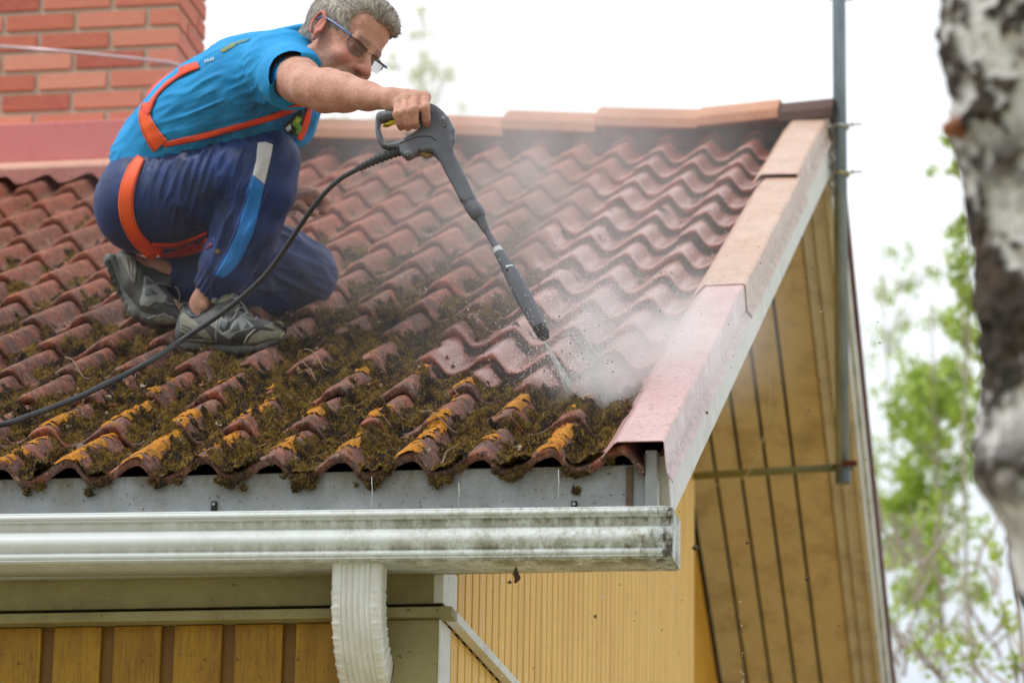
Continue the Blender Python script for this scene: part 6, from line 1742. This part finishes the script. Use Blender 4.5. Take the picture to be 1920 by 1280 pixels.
tree('slender birch low at the right edge with bare drooping twigs', 1888, 17, 900,
     [(1880, 1150, 30, 20), (1860, 1060, 40, 24), (1900, 1240, 30, 20), (1800, 1180, 60, 60), (1720, 1220, 60, 60), (1830, 1240, 50, 40)], 24, lf_m.m, wd_m.m, .035, .04)
tree('treetop with haze in its pale colours, showing behind the man and his gun', 790, 38, 20,
     [(775, 60, 34, 60), (790, 130, 36, 90), (815, 180, 30, 70), (745, 120, 34, 40), (835, 140, 26, 36), (770, 190, 34, 60), (700, 222, 34, 40), (640, 228, 34, 40), (860, 215, 34, 36)], 25, lf2.m, M('hazed_branch', .8).color(lin((222, 222, 216))).m, .04, .07)  # branch colour paled for the same haze
# bare twigs low on the right
r = random.Random(31); t = []
for i in range(46):
    x, y = r.uniform(1650, 1880), r.uniform(1000, 1290); a = r.uniform(-2.4, -.7); L = r.uniform(50, 130)
    z = r.uniform(18, 22); t.append(([P(x, y, z), P(x + L * .5 * math.cos(a) + r.uniform(-10, 10), y + L * .5 * math.sin(a), z), P(x + L * math.cos(a), y + L * math.sin(a), z)], .012, .004))
root = [o for o in scene.objects if o.get('label', '').startswith('slender birch')][0]
wood(root, 'twigs', t, wd_m.m)['kind'] = 'stuff'
# ------------------------------------------------------------------ spray: mist volume, jet, drops, flung debris
IMP = on_roof(1072, 738, .015); IX, IS, IH = [float(q) for q in to_roof(IMP)]
def vol_mat(name):
    m = bpy.data.materials.new(name); m.use_nodes = True; n, l = m.node_tree.nodes, m.node_tree.links; n.clear()
    out = n.new('ShaderNodeOutputMaterial'); v = n.new('ShaderNodeVolumePrincipled'); l.new(v.outputs[0], out.inputs['Volume'])
    v.inputs['Color'].default_value = (.97, .98, 1, 1); v.inputs['Anisotropy'].default_value = 0.2
    return m, n, l, v
m, n, l, v = vol_mat('fine_mist')
tc = n.new('ShaderNodeTexCoord')
def mth(op, a, b=None):
    q = n.new('ShaderNodeMath'); q.operation = op
    for i, s in ((0, a), (1, b)):
        if s is None: continue
        if isinstance(s, bpy.types.NodeSocket): l.new(s, q.inputs[i])
        else: q.inputs[i].default_value = s
    return q.outputs[0]
def gauss(c, rad, amp):
    mp_ = n.new('ShaderNodeMapping'); mp_.vector_type = 'POINT'; mp_.inputs['Scale'].default_value = tuple(1 / r for r in rad); mp_.inputs['Location'].default_value = tuple(-a / r for a, r in zip(c, rad))
    l.new(tc.outputs['Object'], mp_.inputs['Vector']); ln = n.new('ShaderNodeVectorMath'); ln.operation = 'DOT_PRODUCT'; l.new(mp_.outputs[0], ln.inputs[0]); l.new(mp_.outputs[0], ln.inputs[1])
    return mth('MULTIPLY', mth('EXPONENT', mth('MULTIPLY', ln.outputs['Value'], -1.0)), amp)
gs = [gauss((IX + .075, IS + .07, .03), (.065, .09, .05), 17.0), gauss((IX + .16, IS + .26, .07), (.15, .25, .11), 5.2), gauss((IX - .04, IS + .8, .10), (.28, .65, .18), 0.42), gauss((IX - .36, IS + 2.1, .20), (.34, 1.15, .28), 0.40), gauss((-.70, 2.0, .3), (.5, .9, .32), 0.11), gauss((IX + .0, IS + 3.0, .2), (.3, .9, .3), .07)]
tot = gs[0]
for g_ in gs[1:]: tot = mth('ADD', tot, g_)
no = n.new('ShaderNodeTexNoise'); no.inputs['Scale'].default_value = 3.2; no.inputs['Detail'].default_value = 4; no.inputs['Roughness'].default_value = .6
mp2 = n.new('ShaderNodeMapping'); mp2.inputs['Scale'].default_value = (1.4, .8, 1.2); mp2.inputs['Rotation'].default_value = (0, 0, .5); l.new(tc.outputs['Object'], mp2.inputs['Vector']); l.new(mp2.outputs[0], no.inputs['Vector'])
mr = n.new('ShaderNodeMapRange'); mr.inputs['From Min'].default_value = .36; mr.inputs['From Max'].default_value = .66; mr.inputs['To Min'].default_value = .15; mr.inputs['To Max'].default_value = 1.7; l.new(no.outputs['Fac'], mr.inputs['Value'])
l.new(mth('MULTIPLY', tot, mr.outputs['Result']), v.inputs['Density'])
bm_ = MB(); bm_.box((-1.35, .15, -.06), (.75, 5.1, .95)); mist = bm_.build('spray_mist', m)
mist.rotation_euler = (TH, 0, 0); tag(mist, 'veil of fine white mist drifting up the washed tiles', kind='stuff')

jm = M('jet_spray', .4); jm.color((.96, .98, 1, 1)); jm.translucent((.96, .98, 1, 1), .4)
tipP = G(1021, 638); rj = np.random.default_rng(77); bj = MB(); ax_ = IMP - tipP; Lj = np.linalg.norm(ax_); ax_ /= Lj
ja = unit(np.cross(ax_, CF)); jb = np.cross(ax_, ja)
for i in range(320):
    rr_ = abs(rj.normal()) * .45; an = rj.uniform(0, 6.28); t0 = rj.uniform(0, .8) ** 1.3 if i > 30 else 0; t1 = min(1.0, t0 + rj.uniform(.10, .45)) if i > 30 else rj.uniform(.4, 1)
    f_ = lambda t: tipP + ax_ * Lj * t + (ja * math.cos(an) + jb * math.sin(an)) * rr_ * (.0008 + .0105 * t)
    bj.tube([f_(t0), f_((t0 + t1) / 2), f_(t1)], [.00025, rj.uniform(.0011, .0022), .0003], 5)
jet = bj.build('water_jet', jm.m, None, smooth=True); tag(jet, 'white jet of water shooting from the lance tip onto the tiles', kind='stuff')
# droplets
OCT = np.array([(1, 0, 0), (-1, 0, 0), (0, 1, 0), (0, -1, 0), (0, 0, 1), (0, 0, -1)], float)
OF = np.array([(0, 2, 4), (2, 1, 4), (1, 3, 4), (3, 0, 4), (2, 0, 5), (1, 2, 5), (3, 1, 5), (0, 3, 5)])
def blobs(name, C, R, mat, stretch=None, jit=0.0, seed=0):
    r = np.random.default_rng(seed); C = np.asarray(C); R = np.asarray(R); k = len(C)
    o = OCT[None] * R[:, None, None] * (1 + jit * r.normal(size=(k, 6, 1)))
    if stretch is not None: o = o + (OCT @ np.array([0, 0, 1.0]))[None, :, None] * stretch[:, None, :]
    V = (C[:, None] + o).reshape(-1, 3); F = (np.arange(k)[:, None, None] * 6 + OF[None]).reshape(-1, 3)
    return mesh_np(name, V, F, mat, None, True)
dr = M('droplet', .25); dr.color((.95, .97, 1, 1)); dr.b.inputs['Coat Weight'].default_value = 1.0
r = np.random.default_rng(12)
Cs, Rs, St = [], [], []
for i in range(9000):      # burst around the strike
    a = r.uniform(-.4, 3.4); d = r.exponential(.12); h = abs(r.normal()) * .10 * (1 + d)
    p = rp(IX + math.cos(a) * d + .05, IS + math.sin(a) * d * 1.2, .02 + h); Cs.append(p); Rs.append(r.uniform(.0003, .0009) * (1 + (r.random() < .04))); St.append(unit(p - IMP + 1e-6) * r.uniform(0, .003))
for i in range(2200):      # drifting over the roof and past the gable
    x, y = r.uniform(480, 1640), r.uniform(40, 1270)
    if y > 950 and r.random() < .35: continue
    p = P(x, y, r.uniform(7.2, 8.3)); X, s, h = to_roof(p)
    if h < .03 and X < .45: p = P(x, y, r.uniform(6.7, 7.2))
    Cs.append(p); Rs.append(r.uniform(.0003, .0008)); St.append(np.array([0, 0, -1]) * r.uniform(0, .0012))
for x0, y0 in ((1392 / 1, 1065), (1222, 1062), (1130, 1068), (940, 1066), (1265, 1065)):   # strings of drops under the gutter
    for i in range(16):
        p = P(x0 + r.normal() * 2.5, y0 + 6 + 215 * r.random() ** 1.1, 7.25); Cs.append(p); Rs.append(r.uniform(.0006, .0014)); St.append(np.array([0, 0, -1]) * r.uniform(0, .004))
tag(blobs('water_droplets', Cs, Rs, dr.m, np.array(St), 0, 1), 'countless tiny white drops flying from the jet and falling past the gable', kind='stuff')
db = M('debris', .9); db.color(db.mix(db.noise(60, 3), lin((44, 34, 28)), lin((96, 72, 56)))); Cs, Rs = [], []
for i in range(130):
    a = r.uniform(-.6, 3.2); d = r.exponential(.22); Cs.append(rp(IX + math.cos(a) * d, max(.05, IS + math.sin(a) * d), .03 + abs(r.normal()) * .09)); Rs.append(r.uniform(.0006, .0022))
for i in range(90):
    x, y = r.uniform(900, 1650), r.uniform(420, 1270); p = P(x, y, r.uniform(7.0, 7.6)); X, s, h = to_roof(p)
    if h < .03 and X < .45: p = P(x, y, r.uniform(6.6, 7.0))
    Cs.append(p); Rs.append(r.uniform(.0007, .002))
for x, y, R_ in ((1303, 1027, .0065), (1400, 1017, .0035), (1513, 1085, .0038), (1327, 773, .0042), (1255, 955, .004), (956, 1092, .0045), (1116, 1154, .0035), (1241, 1180, .002), (1161, 1096, .002)):
    Cs.append(P(x, y, 7.1)); Rs.append(R_)
tag(blobs('flung_debris', Cs, Rs, db.m, None, .35, 5), 'dark crumbs of moss flung into the air by the spray', kind='stuff')
# threads of water hanging from the clods, a clod caught under the gutter
wt = MB()
for x, y0, y1 in ((697, 893, 955), (1047, 880, 935), (860, 905, 950)):
    wt.tube([onY(x, y0, -.008), onY(x + 1, (y0 + y1) / 2, -.009), onY(x - 1, y1, -.008)], .0005, 5)
tag(wt.build('water_threads', dr.m, None, smooth=True), 'thin threads of water running from the eave clods', kind='stuff')
fh = Field(P(967, 1075, 7.3) - .05, P(967, 1075, 7.3) + .05, .003)
for x, y, q in ((968, 1066, 4), (966, 1074, 5), (970, 1082, 6), (967, 1090, 4)): fh.ell(P(x, y, 7.30), (pr_(q, 7.3),) * 3, None, .004)
Vq, Fq = fh.mesh(); Vq = Vq + normals(Vq, Fq) * ((fbm(Vq * 220, 2) - .5) * .006)[:, None]
tag(mesh_np('hanging_clod', Vq, Fq, db.m, None, True), 'dark moss clod hanging under the gutter above the ribbed siding', 'moss clod')
